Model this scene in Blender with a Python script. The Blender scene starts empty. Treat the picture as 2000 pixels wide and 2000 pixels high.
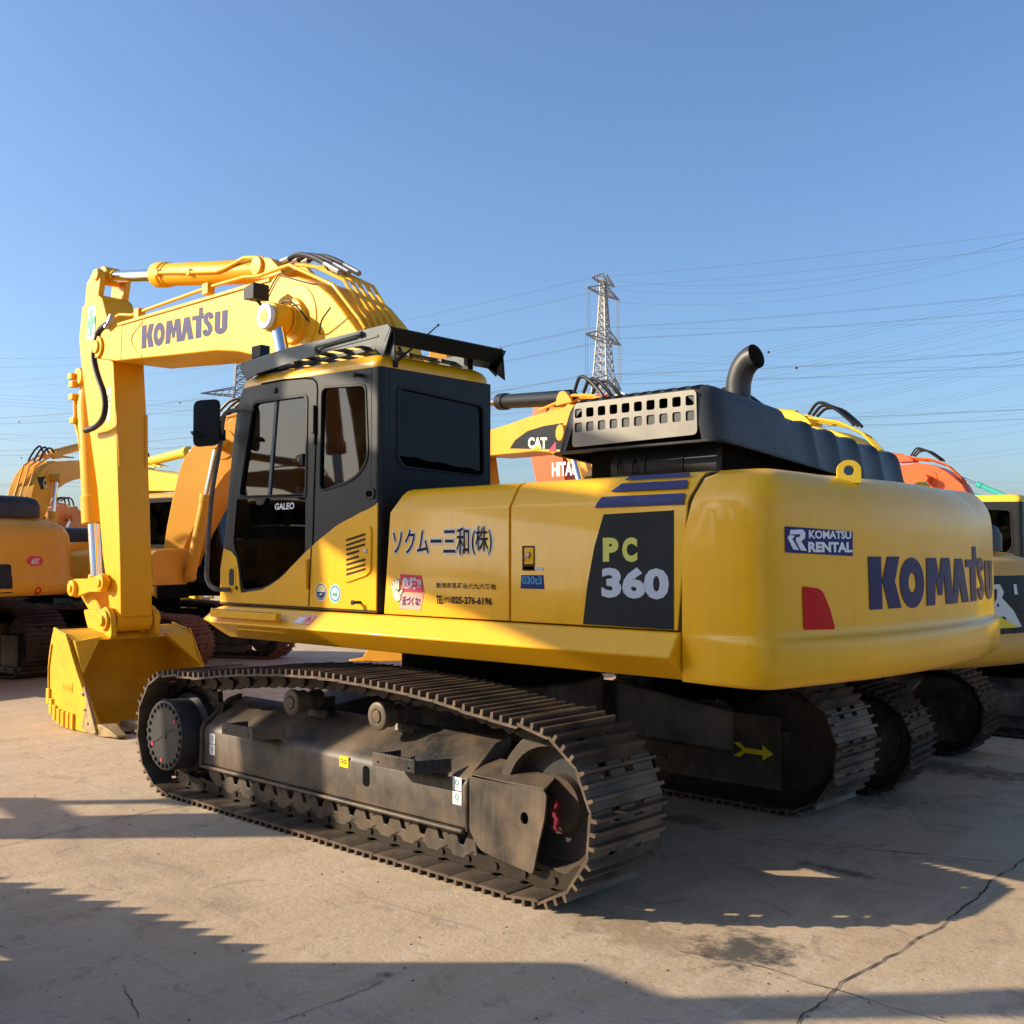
import bpy, bmesh, math, random
from math import sin, cos, pi, radians, sqrt, atan2
from mathutils import Vector, Matrix
random.seed(7)
S = bpy.context.scene
COL = S.collection

# ------------------------------------------------------------------ camera
CAM = Vector((-5.4538, 5.6816, 1.7957)); YAW, PITCH, FPX = 0.7512, 0.0403, 2082.77
FW = Vector((sin(YAW)*cos(PITCH), -cos(YAW)*cos(PITCH), sin(PITCH)))
RT = FW.cross(Vector((0, 0, 1))).normalized()
UP = RT.cross(FW)
cd = bpy.data.cameras.new('camera'); cam = bpy.data.objects.new('camera', cd); COL.objects.link(cam)
cam.matrix_world = Matrix(((RT.x, UP.x, -FW.x, CAM.x), (RT.y, UP.y, -FW.y, CAM.y), (RT.z, UP.z, -FW.z, CAM.z), (0, 0, 0, 1)))
cd.sensor_width = 36; cd.lens = 36*FPX/2000; cd.clip_start = 0.05; cd.clip_end = 6000
S.camera = cam
# ------------------------------------------------------------------ sky and sun
SUN = Vector((1.7, 1.6, 1.0)).normalized()
SUN_EL = math.asin(SUN.z); SUN_AZ = atan2(SUN.x, SUN.y)
W = bpy.data.worlds.new('World'); S.world = W; W.use_nodes = True
nt = W.node_tree; bg = nt.nodes['Background']
sky = nt.nodes.new('ShaderNodeTexSky'); sky.sky_type = 'NISHITA'; sky.sun_disc = False
sky.sun_elevation = SUN_EL; sky.sun_rotation = SUN_AZ
sky.altitude = 0; sky.air_density = 1.0; sky.dust_density = 1.9; sky.ozone_density = 5.0
nt.links.new(sky.outputs[0], bg.inputs[0]); bg.inputs[1].default_value = 0.122
sl = bpy.data.lights.new('sun', 'SUN'); sl.energy = 4.6; sl.angle = radians(0.5); sl.color = (1.0, 0.84, 0.62)
so = bpy.data.objects.new('sun', sl); COL.objects.link(so); so.location = SUN*60
so.rotation_euler = (-SUN).to_track_quat('-Z', 'Y').to_euler()
S.view_settings.view_transform = 'Standard'; S.view_settings.look = 'None'
S.view_settings.exposure = 0.82; S.view_settings.gamma = 1.0
S.view_settings.use_curve_mapping = False
S.cycles.max_bounces = 8

# ------------------------------------------------------------------ measuring helper: where a line of sight meets a real plane
def on(ax, v, px, py):
    i = 'xyz'.index(ax)
    d = FW + RT*((px-1000)/FPX) + UP*((1000-py)/FPX)
    return CAM + d*((v-CAM[i])/d[i])
def at_depth(px, py, dep):
    d = FW + RT*((px-1000)/FPX) + UP*((1000-py)/FPX)
    return CAM + d*dep
def xz(y, *q):
    return [(p.x, p.z) for p in (on('y', y, *a) for a in q)]
def z3(y, *q):      # measured on the cab close-up
    return xz(y, *[(380+.31056*a, 680+.31056*b) for a, b in q])

# ------------------------------------------------------------------ materials
def mat(name, col, rough=.5, metal=0., spec=.28, coat=0., var=0.0, vscale=3., dust=0.0, dustcol=(.33, .26, .18), bump=0., bscale=40., rust=0., streak=0., grime=0.):
    m = bpy.data.materials.new(name); m.use_nodes = True
    n = m.node_tree.nodes; L = m.node_tree.links; b = n['Principled BSDF']
    b.inputs['Roughness'].default_value = rough; b.inputs['Metallic'].default_value = metal
    b.inputs['Specular IOR Level'].default_value = spec
    b.inputs['Coat Weight'].default_value = coat; b.inputs['Coat Roughness'].default_value = .08
    b.inputs['Base Color'].default_value = (*col, 1)
    tc = n.new('ShaderNodeTexCoord')
    cur = None
    def mixin(fac, c2, cur):
        mx = n.new('ShaderNodeMix'); mx.data_type = 'RGBA'
        L.new(fac, mx.inputs[0])
        if cur is None: mx.inputs[6].default_value = (*col, 1)
        else: L.new(cur, mx.inputs[6])
        mx.inputs[7].default_value = (*c2, 1)
        return mx.outputs[2]
    def noise(scale, det=5, lo=.4, hi=.7, amt=1., stretch=None, rough_=.6):
        t = n.new('ShaderNodeTexNoise'); t.inputs['Scale'].default_value = scale; t.inputs['Detail'].default_value = det
        t.inputs['Roughness'].default_value = rough_
        if stretch:
            mp = n.new('ShaderNodeMapping'); mp.inputs['Scale'].default_value = stretch
            L.new(tc.outputs['Object'], mp.inputs[0]); L.new(mp.outputs[0], t.inputs['Vector'])
        else: L.new(tc.outputs['Object'], t.inputs['Vector'])
        r = n.new('ShaderNodeMapRange'); r.inputs[1].default_value = lo; r.inputs[2].default_value = hi
        r.inputs[3].default_value = 0; r.inputs[4].default_value = amt
        L.new(t.outputs[0], r.inputs[0]); return r.outputs[0]
    if var: cur = mixin(noise(vscale, 4, .35, .7, 1), tuple(c*(1-var) for c in col), cur)
    if streak: cur = mixin(noise(5, 6, .5, .72, streak, (9, 9, .6)), tuple(min(1, c*2.2+.03) for c in col), cur)
    if grime: cur = mixin(noise(4, 7, .50, .78, grime, (7, 7, .45)), tuple(c*.55+.02 for c in col), cur)
    if grime: cur = mixin(noise(9, 3, .665, .69, .35, (1.5, 1.5, 16)), tuple(c*.6+.02 for c in col), cur); cur = mixin(noise(70, 2, .745, .76, .5), (.10, .06, .03), cur)
    if rust: cur = mixin(noise(6, 8, .55, .75, rust), (.17, .075, .03), cur)
    if dust: cur = mixin(noise(2.3, 8, .35, .72, dust), dustcol, cur)
    if cur is not None: L.new(cur, b.inputs['Base Color'])
    if dust or var:
        rr = n.new('ShaderNodeMapRange'); rr.inputs[3].default_value = max(.05, rough-.06); rr.inputs[4].default_value = min(1, rough+.16)
        t = n.new('ShaderNodeTexNoise'); t.inputs['Scale'].default_value = 7; t.inputs['Detail'].default_value = 6
        L.new(tc.outputs['Object'], t.inputs['Vector']); L.new(t.outputs[0], rr.inputs[0]); L.new(rr.outputs[0], b.inputs['Roughness'])
    if bump:
        t = n.new('ShaderNodeTexNoise'); t.inputs['Scale'].default_value = bscale; t.inputs['Detail'].default_value = 4
        L.new(tc.outputs['Object'], t.inputs['Vector'])
        bp = n.new('ShaderNodeBump'); bp.inputs['Strength'].default_value = bump; bp.inputs['Distance'].default_value = .01
        L.new(t.outputs[0], bp.inputs['Height']); L.new(bp.outputs[0], b.inputs['Normal'])
    return m
M = {}
M['yellow'] = mat('yellow_paint', (.92, .455, .004), .33, coat=.25, spec=.28, var=.12, vscale=1.7, dust=.07, dustcol=(.62, .34, .02), grime=.22, bump=.03, bscale=6)
M['boomyellow'] = mat('boom_yellow_paint', (.86, .43, .005), .40, spec=.28, coat=.08, var=.08, vscale=1.2, dust=.10, dustcol=(.64, .36, .03), grime=.16, bump=.03, bscale=8)
M['bucketyellow'] = mat('bucket_paint', (.80, .44, .005), .5, var=.15, vscale=3, dust=.2, dustcol=(.44, .27, .06), bump=.10, bscale=22, rust=.22, grime=.4)
M['wornsteel'] = mat('worn_lip_steel', (.42, .30, .15), .6, metal=.1, var=.4, vscale=9, rust=.6, bump=.15, bscale=30)
M['charcoal'] = mat('charcoal_paint', (.007, .009, .011), .40, spec=.28, coat=.0, var=.15, vscale=2, dust=.05, dustcol=(.10, .10, .09), bump=.03, bscale=7)
M['hoodgrey'] = mat('hood_grey_paint', (.036, .039, .043), .40, metal=.25, var=.15, dust=.22, dustcol=(.14, .13, .11), bump=.05, bscale=14)
M['grille'] = mat('glare_grille_metal', (.13, .125, .115), .38, metal=.8, var=.2, vscale=5, dust=.25, dustcol=(.24, .22, .18))  # paler than the hood metal: sun glare put into the colour
M['guardgrey'] = mat('guard_grey_paint', (.075, .095, .10), .42, var=.15, dust=.2, dustcol=(.16, .15, .13))
M['black'] = mat('black_rubber', (.012, .012, .013), .55)
M['dark'] = mat('dark_interior', (.006, .006, .006), .9, spec=.05)
M['seam'] = mat('seam_shadow_gap', (.06, .03, .006), .8)
M['frame'] = mat('track_frame_paint', (.020, .021, .022), .44, var=.25, vscale=4, streak=.5, rust=.45, dust=.7, dustcol=(.25, .18, .115), bump=.06, bscale=18)
M['frametop'] = mat('dusty_frame_paint', (.055, .05, .045), .65, var=.2, vscale=4, rust=.3, dust=.85, dustcol=(.20, .155, .11), bump=.1, bscale=25)
M['shoe'] = mat('worn_shoe_steel', (.060, .048, .040), .5, metal=.35, var=.35, vscale=8, rust=.45, dust=.85, dustcol=(.25, .18, .12), bump=.15, bscale=30)
M['shoedark'] = mat('old_shoe_steel', (.036, .026, .021), .6, metal=.2, var=.35, vscale=8, rust=.45, dust=.4, dustcol=(.14, .10, .075), bump=.1, bscale=30)
M['redshoe'] = mat('red_brown_shoe_steel', (.16, .065, .035), .7, var=.3, vscale=5, dust=.4, dustcol=(.24, .15, .09))
M['link'] = mat('greasy_link_steel', (.03, .026, .023), .38, metal=.5, var=.3, vscale=9, dust=.4, dustcol=(.10, .075, .05))
M['hub'] = mat('hub_paint', (.033, .036, .038), .42, var=.2, dust=.25, dustcol=(.12, .10, .08))
M['rustring'] = mat('rusty_idler_steel', (.06, .05, .042), .6, metal=.3, var=.4, vscale=8, rust=.35, dust=.45, dustcol=(.17, .125, .08), bump=.1)
M['steel'] = mat('bare_steel', (.42, .40, .38), .38, metal=.8, var=.2)
M['chrome'] = mat('chrome_rod', (.80, .80, .80), .12, metal=1.)
M['hose'] = mat('rubber_hose', (.018, .018, .019), .45)
M['greyhose'] = mat('taped_handrail', (.17, .155, .135), .8, var=.5, vscale=26, bump=.4, bscale=60)
M['blue'] = mat('logo_blue', (.035, .033, .10), .42, spec=.10)
M['boomblue'] = mat('faded_logo_blue', (.05, .052, .13), .45, spec=.10)
M['stripe'] = mat('stripe_blue', (.05, .06, .16), .45, var=.15, vscale=9, spec=.10)
M['panelblack'] = mat('decal_charcoal', (.022, .025, .028), .42, var=.2, vscale=3, dust=.15, dustcol=(.07, .07, .07), spec=.10)
M['ink'] = mat('black_lettering', (.012, .012, .018), .45, spec=.10)
M['white'] = mat('white_vinyl', (.72, .73, .74), .45)
M['greywhite'] = mat('pale_grey_vinyl', (.50, .54, .60), .45)
M['paleyellow'] = mat('pale_yellow_vinyl', (.62, .60, .12), .5)
M['red'] = mat('red_reflector', (.55, .012, .010), .4, var=.1, spec=.10)
M['stickred'] = mat('sticker_red', (.62, .05, .09), .5)
M['pink'] = mat('sticker_pink', (.75, .36, .30), .5)
M['navy'] = mat('sticker_navy', (.03, .035, .13), .45, spec=.10)
M['cyan'] = mat('sticker_blue', (.05, .28, .52), .45)
M['green'] = mat('sticker_green', (.06, .30, .24), .5)
M['stickyellow'] = mat('sticker_yellow', (.80, .62, .02), .5)
M['catyellow'] = mat('amber_paint', (.76, .345, .018), .42, coat=.1, var=.15, vscale=1.5, dust=.18, dustcol=(.50, .30, .08))
M['cattan'] = mat('dusty_tan_paint', (.52, .30, .085), .5, var=.15, dust=.35, dustcol=(.42, .30, .16))
M['catwhite'] = mat('cat_white_vinyl', (.66, .64, .58), .5)
M['orange'] = mat('orange_paint', (.78, .115, .018), .42, coat=.15, var=.12, dust=.12, dustcol=(.5, .2, .08))
M['sanyorange'] = mat('dull_orange_paint', (.62, .235, .05), .5, var=.15, dust=.2, dustcol=(.45, .27, .13))
M['teal'] = mat('teal_paint', (.05, .42, .32), .45)
M['lemon'] = mat('lemon_paint', (.78, .52, .03), .45, var=.1, dust=.15, dustcol=(.5, .38, .16))
M['galv'] = mat('galvanised_lattice', (.27, .27, .27), .55, metal=.2)
M['darkgalv'] = mat('dull_lattice', (.20, .21, .22), .6)
M['wire'] = mat('weathered_wire', (.06, .065, .075), .6)
M['lamp'] = mat('amber_lens', (.75, .22, .02), .25)
M['building'] = mat('pale_render', (.45, .44, .42), .8)
M['bwin'] = mat('dull_window', (.10, .12, .14), .4)
M['red_rag'] = mat('red_cloth', (.16, .012, .02), .9)
M['skin'] = mat('sticker_cream', (.80, .72, .50), .5)

def glass(name, tint, rough=.02, refl=1.):
    m = bpy.data.materials.new(name); m.use_nodes = True
    n = m.node_tree.nodes; L = m.node_tree.links; n.remove(n['Principled BSDF'])
    out = n['Material Output']
    tr = n.new('ShaderNodeBsdfTransparent'); tr.inputs[0].default_value = (*tint, 1)
    gl = n.new('ShaderNodeBsdfGlossy'); gl.inputs['Roughness'].default_value = rough; gl.inputs['Color'].default_value = (1, 1, 1, 1)
    fr = n.new('ShaderNodeFresnel'); fr.inputs[0].default_value = 1.42
    ge = n.new('ShaderNodeNewGeometry'); iv = n.new('ShaderNodeMath'); iv.operation = 'SUBTRACT'; iv.inputs[0].default_value = 1; L.new(ge.outputs['Backfacing'], iv.inputs[1])
    fm = n.new('ShaderNodeMath'); fm.operation = 'MULTIPLY'; L.new(fr.outputs[0], fm.inputs[0]); L.new(iv.outputs[0], fm.inputs[1])
    mx = n.new('ShaderNodeMixShader'); fk = n.new('ShaderNodeMath'); fk.operation = 'MULTIPLY'; fk.inputs[1].default_value = refl; L.new(fm.outputs[0], fk.inputs[0]); L.new(fk.outputs[0], mx.inputs[0]); L.new(tr.outputs[0], mx.inputs[1]); L.new(gl.outputs[0], mx.inputs[2])
    df = n.new('ShaderNodeBsdfDiffuse'); df.inputs[0].default_value = (.22, .19, .15, 1)
    t = n.new('ShaderNodeTexNoise'); t.inputs['Scale'].default_value = 5; t.inputs['Detail'].default_value = 8
    tc = n.new('ShaderNodeTexCoord'); L.new(tc.outputs['Object'], t.inputs['Vector'])
    r = n.new('ShaderNodeMapRange'); r.inputs[1].default_value = .4; r.inputs[2].default_value = .8; r.inputs[4].default_value = .03
    L.new(t.outputs[0], r.inputs[0])
    m2 = n.new('ShaderNodeMixShader'); L.new(r.outputs[0], m2.inputs[0]); L.new(mx.outputs[0], m2.inputs[1]); L.new(df.outputs[0], m2.inputs[2])
    L.new(m2.outputs[0], out.inputs[0])
    return m
M['glass'] = glass('tinted_glass', (.24, .25, .27), refl=.8)
M['darkglass'] = glass('dark_glass', (.06, .055, .055), refl=.4)

# ------------------------------------------------------------------ mesh builder
def grid_cut(t, st):
    for ax in (0, 1):
        a = min(v.co[ax] for v in t.verts); b = max(v.co[ax] for v in t.verts); k = math.floor(a/st)+1
        while k*st < b-1e-5:
            co = [0, 0, 0]; no = [0, 0, 0]; co[ax] = k*st; no[ax] = 1
            bmesh.ops.bisect_plane(t, geom=t.verts[:]+t.edges[:]+t.faces[:], plane_co=co, plane_no=no); k += 1
class MB:
    def __init__(s): s.bm = bmesh.new(); s.mi = 0
    def _f(s, vs):
        try:
            f = s.bm.faces.new(vs); f.material_index = s.mi; return f
        except ValueError: return None
    def box(s, x0, x1, y0, y1, z0, z1):
        return s.loft([[(x0, y0, z0), (x1, y0, z0), (x1, y1, z0), (x0, y1, z0)], [(x0, y0, z1), (x1, y0, z1), (x1, y1, z1), (x0, y1, z1)]])
    def obox(s, a, b, w, h, upv=(0, 0, 1)):     # bar from a to b with width w and height h
        a = Vector(a); b = Vector(b); d = (b-a).normalized(); u = Vector(upv)
        if abs(d.dot(u)) > .98: u = Vector((1, 0, 0))
        r = d.cross(u).normalized()*(w/2); u = r.cross(d).normalized()*(h/2)
        return s.loft([[p-r-u, p+r-u, p+r+u, p-r+u] for p in (a, b)])
    def loft(s, rings, cap=True, closed=True):
        R = [[s.bm.verts.new(p) for p in r] for r in rings]; n = len(R[0])
        for a, b in zip(R, R[1:]):
            for i in range(n if closed else n-1):
                s._f([a[i], a[(i+1) % n], b[(i+1) % n], b[i]])
        if cap: s._f(R[0][::-1]); s._f(R[-1])
        return R
    def prism(s, poly, a, b, axis='y'):
        def p3(u, v, w): return {'y': (u, w, v), 'x': (w, u, v), 'z': (u, v, w)}[axis]
        return s.loft([[p3(u, v, a) for u, v in poly], [p3(u, v, b) for u, v in poly]])
    def tube(s, pts, r, n=10, cap=True):
        P = [Vector(p) for p in pts]; rings = []; ref = None
        for i, p in enumerate(P):
            d = (P[min(i+1, len(P)-1)]-P[max(i-1, 0)]).normalized()
            if ref is None:
                ref = d.orthogonal().normalized()
            ref = (ref-d*ref.dot(d)).normalized(); q = d.cross(ref)
            rad = r[i] if isinstance(r, (list, tuple)) else r
            rings.append([p+ref*(cos(2*pi*k/n)*rad)+q*(sin(2*pi*k/n)*rad) for k in range(n)])
        return s.loft(rings, cap)
    def cyl(s, a, b, r, n=20, r2=None):
        return s.tube([a, b], [r, r if r2 is None else r2], n)
    def lathe(s, c, prof, n=28, axis='y'):     # prof: (distance along axis, radius)
        rings = []
        for w, r in prof:
            rings.append([{'y': (c[0]+r*cos(t), c[1]+w, c[2]+r*sin(t)), 'x': (c[0]+w, c[1]+r*cos(t), c[2]+r*sin(t)), 'z': (c[0]+r*cos(t), c[1]+r*sin(t), c[2]+w)}[axis] for t in (2*pi*k/n for k in range(n))])
        return s.loft(rings)
    def plate(s, outer, holes, fn, th, sub=0):        # flat sheet with openings; fn(u,v,w) maps it into space
        t = bmesh.new(); E = []
        for lp in [outer]+list(holes):
            vs = [t.verts.new((u, v, 0)) for u, v in lp]
            E += [t.edges.new((vs[i], vs[(i+1) % len(vs)])) for i in range(len(vs))]
        bmesh.ops.triangle_fill(t, use_beauty=True, use_dissolve=False, edges=E, normal=(0, 0, 1))
        if sub: grid_cut(t, sub)
        t.verts.ensure_lookup_table(); t.verts.index_update()
        fr = {v.index: s.bm.verts.new(fn(v.co.x, v.co.y, th)) for v in t.verts}
        bk = {v.index: s.bm.verts.new(fn(v.co.x, v.co.y, 0)) for v in t.verts}
        for f in t.faces:
            ids = [v.index for v in f.verts]
            s._f([fr[i] for i in ids]); s._f([bk[i] for i in ids[::-1]])
        for e in t.edges:
            if len(e.link_faces) == 1:
                a, b = e.verts[0].index, e.verts[1].index
                s._f([fr[a], fr[b], bk[b], bk[a]])
        t.free()
    def build(s, name, mats, parent=None, bevel=0., seg=2, smooth=35, label=None):
        bmesh.ops.recalc_face_normals(s.bm, faces=s.bm.faces)
        me = bpy.data.meshes.new(name); s.bm.to_mesh(me); s.bm.free()
        if not isinstance(mats, (list, tuple)): mats = [mats]
        for m in mats: me.materials.append(M[m] if isinstance(m, str) else m)
        me.shade_smooth(); me.set_sharp_from_angle(angle=radians(smooth))
        o = bpy.data.objects.new(name, me); COL.objects.link(o)
        if parent: o.parent = parent
        if bevel:
            b = o.modifiers.new('bevel', 'BEVEL'); b.width = bevel; b.segments = seg; b.limit_method = 'ANGLE'; b.angle_limit = radians(35)
        if label: o['label'] = label
        return o
def tag(o, label, cat, group=None):
    o['label'] = label; o['category'] = cat
    if group: o['group'] = group
    return o
def empty(name, loc=(0, 0, 0), rz=0.):
    o = bpy.data.objects.new(name, None); COL.objects.link(o); o.location = loc; o.rotation_euler = (0, 0, rz); o.empty_display_size = .2
    return o
def dup(o, parent=None, loc=None):
    c = o.copy(); COL.objects.link(c); c.parent = parent
    if loc is not None: c.location = loc
    for ch in o.children: dup(ch, c)
    return c
def rr(pts, r, n=5):        # round the corners of a polygon
    out = []; N = len(pts)
    for i in range(N):
        p0, p, p1 = Vector(pts[i-1]), Vector(pts[i]), Vector(pts[(i+1) % N])
        rad = r[i] if isinstance(r, (list, tuple)) else r
        a = (p0-p); b = (p1-p); d = min(rad, a.length*.48, b.length*.48)
        if d < 1e-4: out.append(tuple(p)); continue
        a = p+a.normalized()*d; b = p+b.normalized()*d
        for k in range(n+1):
            t = k/n; out.append(tuple(a*(1-t)**2+p*(2*t*(1-t))+b*t*t))
    return out
def circ(cx, cy, r, n=20, ry=None):
    return [(cx+r*cos(2*pi*k/n), cy+(ry or r)*sin(2*pi*k/n)) for k in range(n)]
def sweep(pts, n=8):        # smooth curve through points
    P = [Vector(p) for p in pts]; out = []
    for i in range(len(P)-1):
        a, b = P[i], P[i+1]; t0 = (b-P[i-1])*.5 if i else (b-a); t1 = (P[i+2]-a)*.5 if i+2 < len(P) else (b-a)
        for k in range(n):
            t = k/n; out.append(a*(2*t**3-3*t*t+1)+t0*(t**3-2*t*t+t)+b*(-2*t**3+3*t*t)+t1*(t**3-t*t))
    return out+[P[-1]]
def left_face(x0, z0, y):   # surface seen from the machine's left: u runs towards the rear
    return lambda u, v, w: (x0-u, y+w, z0+v)
def text_polys(s, bold=0.):
    c = bpy.data.curves.new('lettering', 'FONT'); c.body = s; c.size = 1; c.offset = bold; c.resolution_u = 3
    o = bpy.data.objects.new('lettering', c); COL.objects.link(o)
    bpy.context.view_layer.update()
    dg = bpy.context.evaluated_depsgraph_get(); me = o.evaluated_get(dg).to_mesh()
    V = [tuple(v.co) for v in me.vertices]; F = [tuple(p.vertices) for p in me.polygons]
    o.evaluated_get(dg).to_mesh_clear(); bpy.data.objects.remove(o); bpy.data.curves.remove(c)
    return V, F
def text(mb, s, fn, u0, v0, w, h, bold=0., th=.002, shear=0.):   # fit s into the box (u0,v0,w,h)
    V, F = text_polys(s, bold)
    xs = [v[0] for v in V]; ys = [v[1] for v in V]; a, b, c, d = min(xs), max(xs), min(ys), max(ys)
    vs = []
    for v in V:
        vv = (v[1]-c)/(d-c)*h; uu = (v[0]-a)/(b-a)*w
        vs.append(mb.bm.verts.new(fn(u0+uu+shear*vv, v0+vv, th)))
    for f in F: mb._f([vs[i] for i in f])
def stroke(path, w):
    P = [Vector(p) for p in path]; L = []; R = []
    for i, p in enumerate(P):
        d = (P[min(i+1, len(P)-1)]-P[max(i-1, 0)]).normalized(); nrm = Vector((-d.y, d.x))*(w/2)
        L.append(tuple(p+nrm)); R.append(tuple(p-nrm))
    return L+R[::-1]
def arc2(cx, cy, rx, ry, a0, a1, n=10):
    return [(cx+rx*cos(radians(a0+(a1-a0)*k/n)), cy+ry*sin(radians(a0+(a1-a0)*k/n))) for k in range(n+1)]
MAKER_WIDTH = 3.66
def maker_word(mb, fn, u0, v0, w, h, th=.003, sub=0):      # the maker's seven letters, drawn as shapes
    def put(outer, holes=()):
        f = lambda q: [(u0+a/MAKER_WIDTH*w, v0+b*h) for a, b in q]
        mb.plate(f(outer), [f(x) for x in holes], fn, th, sub)
    put([(0, 0), (.21, 0), (.21, .47), (.24, .47), (.33, 0), (.56, 0), (.45, .52), (.55, 1), (.33, 1), (.24, .60), (.21, .60), (.21, 1), (0, 1)])
    put(circ(.80, .48, .25, 28, .50), [circ(.80, .48, .085, 18, .20)])
    put([(1.10, 0), (1.13, .97), (1.36, .97), (1.44, .55), (1.50, .97), (1.72, .97), (1.80, .15), (1.90, .95), (2.12, .95), (2.31, 0), (2.09, 0), (2.01, .42), (1.92, 0), (1.60, 0), (1.55, .62), (1.49, .2), (1.40, .2), (1.34, .58), (1.30, 0)])
    put([(2.40, 0), (2.62, 0), (2.62, .76), (2.70, .76), (2.70, .98), (2.66, .98), (2.66, 1.22), (2.52, 1.22), (2.52, .93), (2.24, .93), (2.24, .76), (2.40, .76)])
    put(stroke([(p.x, p.y) for p in sweep([(3.03, .68, 0), (2.98, .84, 0), (2.89, .88, 0), (2.80, .80, 0), (2.81, .62, 0), (2.93, .44, 0), (2.99, .25, 0), (2.90, .09, 0), (2.80, .12, 0), (2.76, .28, 0)], 4)], .17))
    put([(3.17, .9), (3.17, .3)]+arc2(3.41, .26, .245, .28, 180, 360, 12)+[(3.655, .9), (3.45, .9), (3.45, .28)]+arc2(3.41, .28, .045, .07, 0, -180, 6)+[(3.37, .9)])
# ================================================================== the setting: concrete yard
def ground_material():
    m = bpy.data.materials.new('yard_concrete'); m.use_nodes = True
    n = m.node_tree.nodes; L = m.node_tree.links; b = n['Principled BSDF']
    tc = n.new('ShaderNodeTexCoord')
    def noise(scale, det, lo, hi, stretch=(1, 1, 1), rot=0., dist=0.):
        mp = n.new('ShaderNodeMapping'); mp.inputs['Scale'].default_value = stretch; mp.inputs['Rotation'].default_value = (0, 0, rot)
        L.new(tc.outputs['Object'], mp.inputs[0])
        t = n.new('ShaderNodeTexNoise'); t.inputs['Scale'].default_value = scale; t.inputs['Detail'].default_value = det
        t.inputs['Roughness'].default_value = .62; t.inputs['Distortion'].default_value = dist
        L.new(mp.outputs[0], t.inputs['Vector'])
        r = n.new('ShaderNodeMapRange'); r.inputs[1].default_value = lo; r.inputs[2].default_value = hi
        L.new(t.outputs[0], r.inputs[0]); return r.outputs[0]
    def mix(fac, c1, c2, amt=1.):
        mx = n.new('ShaderNodeMix'); mx.data_type = 'RGBA'
        if amt != 1:
            mm = n.new('ShaderNodeMath'); mm.operation = 'MULTIPLY'; mm.inputs[1].default_value = amt; L.new(fac, mm.inputs[0]); fac = mm.outputs[0]
        L.new(fac, mx.inputs[0])
        for i, c in ((6, c1), (7, c2)):
            if isinstance(c, tuple): mx.inputs[i].default_value = (*c, 1)
            else: L.new(c, mx.inputs[i])
        return mx.outputs[2]
    c = mix(noise(.5, 6, .35, .68), (.56, .41, .245), (.49, .37, .24))
    c = mix(noise(2.6, 8, .42, .72, (1, .35, 1), .7, .8), c, (.68, .54, .38), .8)       # pale scuffs
    c = mix(noise(1.1, 8, .55, .75, (.5, 1.2, 1), -.4, 1.2), c, (.19, .15, .11), .6)   # grey worn areas
    c = mix(noise(9, 7, .57, .70, (1, .10, 1), .95, .5), c, (.66, .55, .42), .7)
    c = mix(noise(13, 7, .60, .70, (.14, 1, 1), .6, .8), c, (.62, .50, .37), .6)
    c = mix(noise(4, 9, .56, .66, (1, 1, 1), 0, 1.5), c, (.22, .165, .11), .45)         # thin scratches
    c = mix(noise(7, 6, .62, .78, (.10, 1, 1), .35, .6), c, (.16, .115, .08), .7)         # track scuffs
    c = mix(noise(.33, 4, .60, .74), c, (.14, .115, .095), .5)                             # old oil
    c = mix(noise(45, 4, .3, .75), c, (.22, .18, .14), .45)
    c = mix(noise(170, 3, .45, .70), c, (.70, .58, .44), .35)
    c = mix(noise(230, 2, .56, .72), c, (.12, .095, .07), .55)
    c = mix(noise(28, 2, .70, .73), c, (.09, .07, .055), .7)                               # grit
    for px, py, rx, ry, amt, col in ((1455, 1858, .26, .30, .95, (.075, .07, .065)), (1690, 1560, .55, .30, .6, (.09, .07, .055)), (1250, 1825, .5, .2, .5, (.20, .13, .07)), (1850, 1500, .9, .35, .75, (.07, .055, .045)), (1330, 1600, .35, .15, .6, (.08, .06, .05)), (1640, 1700, .3, .06, .7, (.09, .07, .06)), (760, 1905, .06, .05, .8, (.09, .085, .08))):
        w = on('z', 0, px, py); vm = n.new('ShaderNodeVectorMath'); vm.operation = 'SUBTRACT'; L.new(tc.outputs['Object'], vm.inputs[0]); vm.inputs[1].default_value = (w.x, w.y, 0)
        v2 = n.new('ShaderNodeVectorMath'); v2.operation = 'DIVIDE'; L.new(vm.outputs[0], v2.inputs[0]); v2.inputs[1].default_value = (rx, ry, 1)
        ln = n.new('ShaderNodeVectorMath'); ln.operation = 'LENGTH'; L.new(v2.outputs[0], ln.inputs[0])
        nz = n.new('ShaderNodeTexNoise'); nz.inputs['Scale'].default_value = 9; nz.inputs['Detail'].default_value = 8; nz.inputs['Roughness'].default_value = .7; L.new(tc.outputs['Object'], nz.inputs['Vector'])
        ad = n.new('ShaderNodeMath'); ad.operation = 'MULTIPLY_ADD'; L.new(nz.outputs[0], ad.inputs[0]); ad.inputs[1].default_value = 3.2; ad.inputs[2].default_value = -1.6
        a2 = n.new('ShaderNodeMath'); a2.operation = 'ADD'; L.new(ln.outputs['Value'], a2.inputs[0]); L.new(ad.outputs[0], a2.inputs[1])
        r = n.new('ShaderNodeMapRange'); r.inputs[1].default_value = .35; r.inputs[2].default_value = 1.0; r.inputs[3].default_value = amt; r.inputs[4].default_value = 0; L.new(a2.outputs[0], r.inputs[0])
        c = mix(r.outputs[0], c, col)
    L.new(c, b.inputs['Base Color']); b.inputs['Roughness'].default_value = .82; b.inputs['Specular IOR Level'].default_value = .3
    bp = n.new('ShaderNodeBump'); bp.inputs['Strength'].default_value = .5; bp.inputs['Distance'].default_value = .02
    t = n.new('ShaderNodeTexNoise'); t.inputs['Scale'].default_value = 14; t.inputs['Detail'].default_value = 12; t.inputs['Roughness'].default_value = .78
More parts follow.
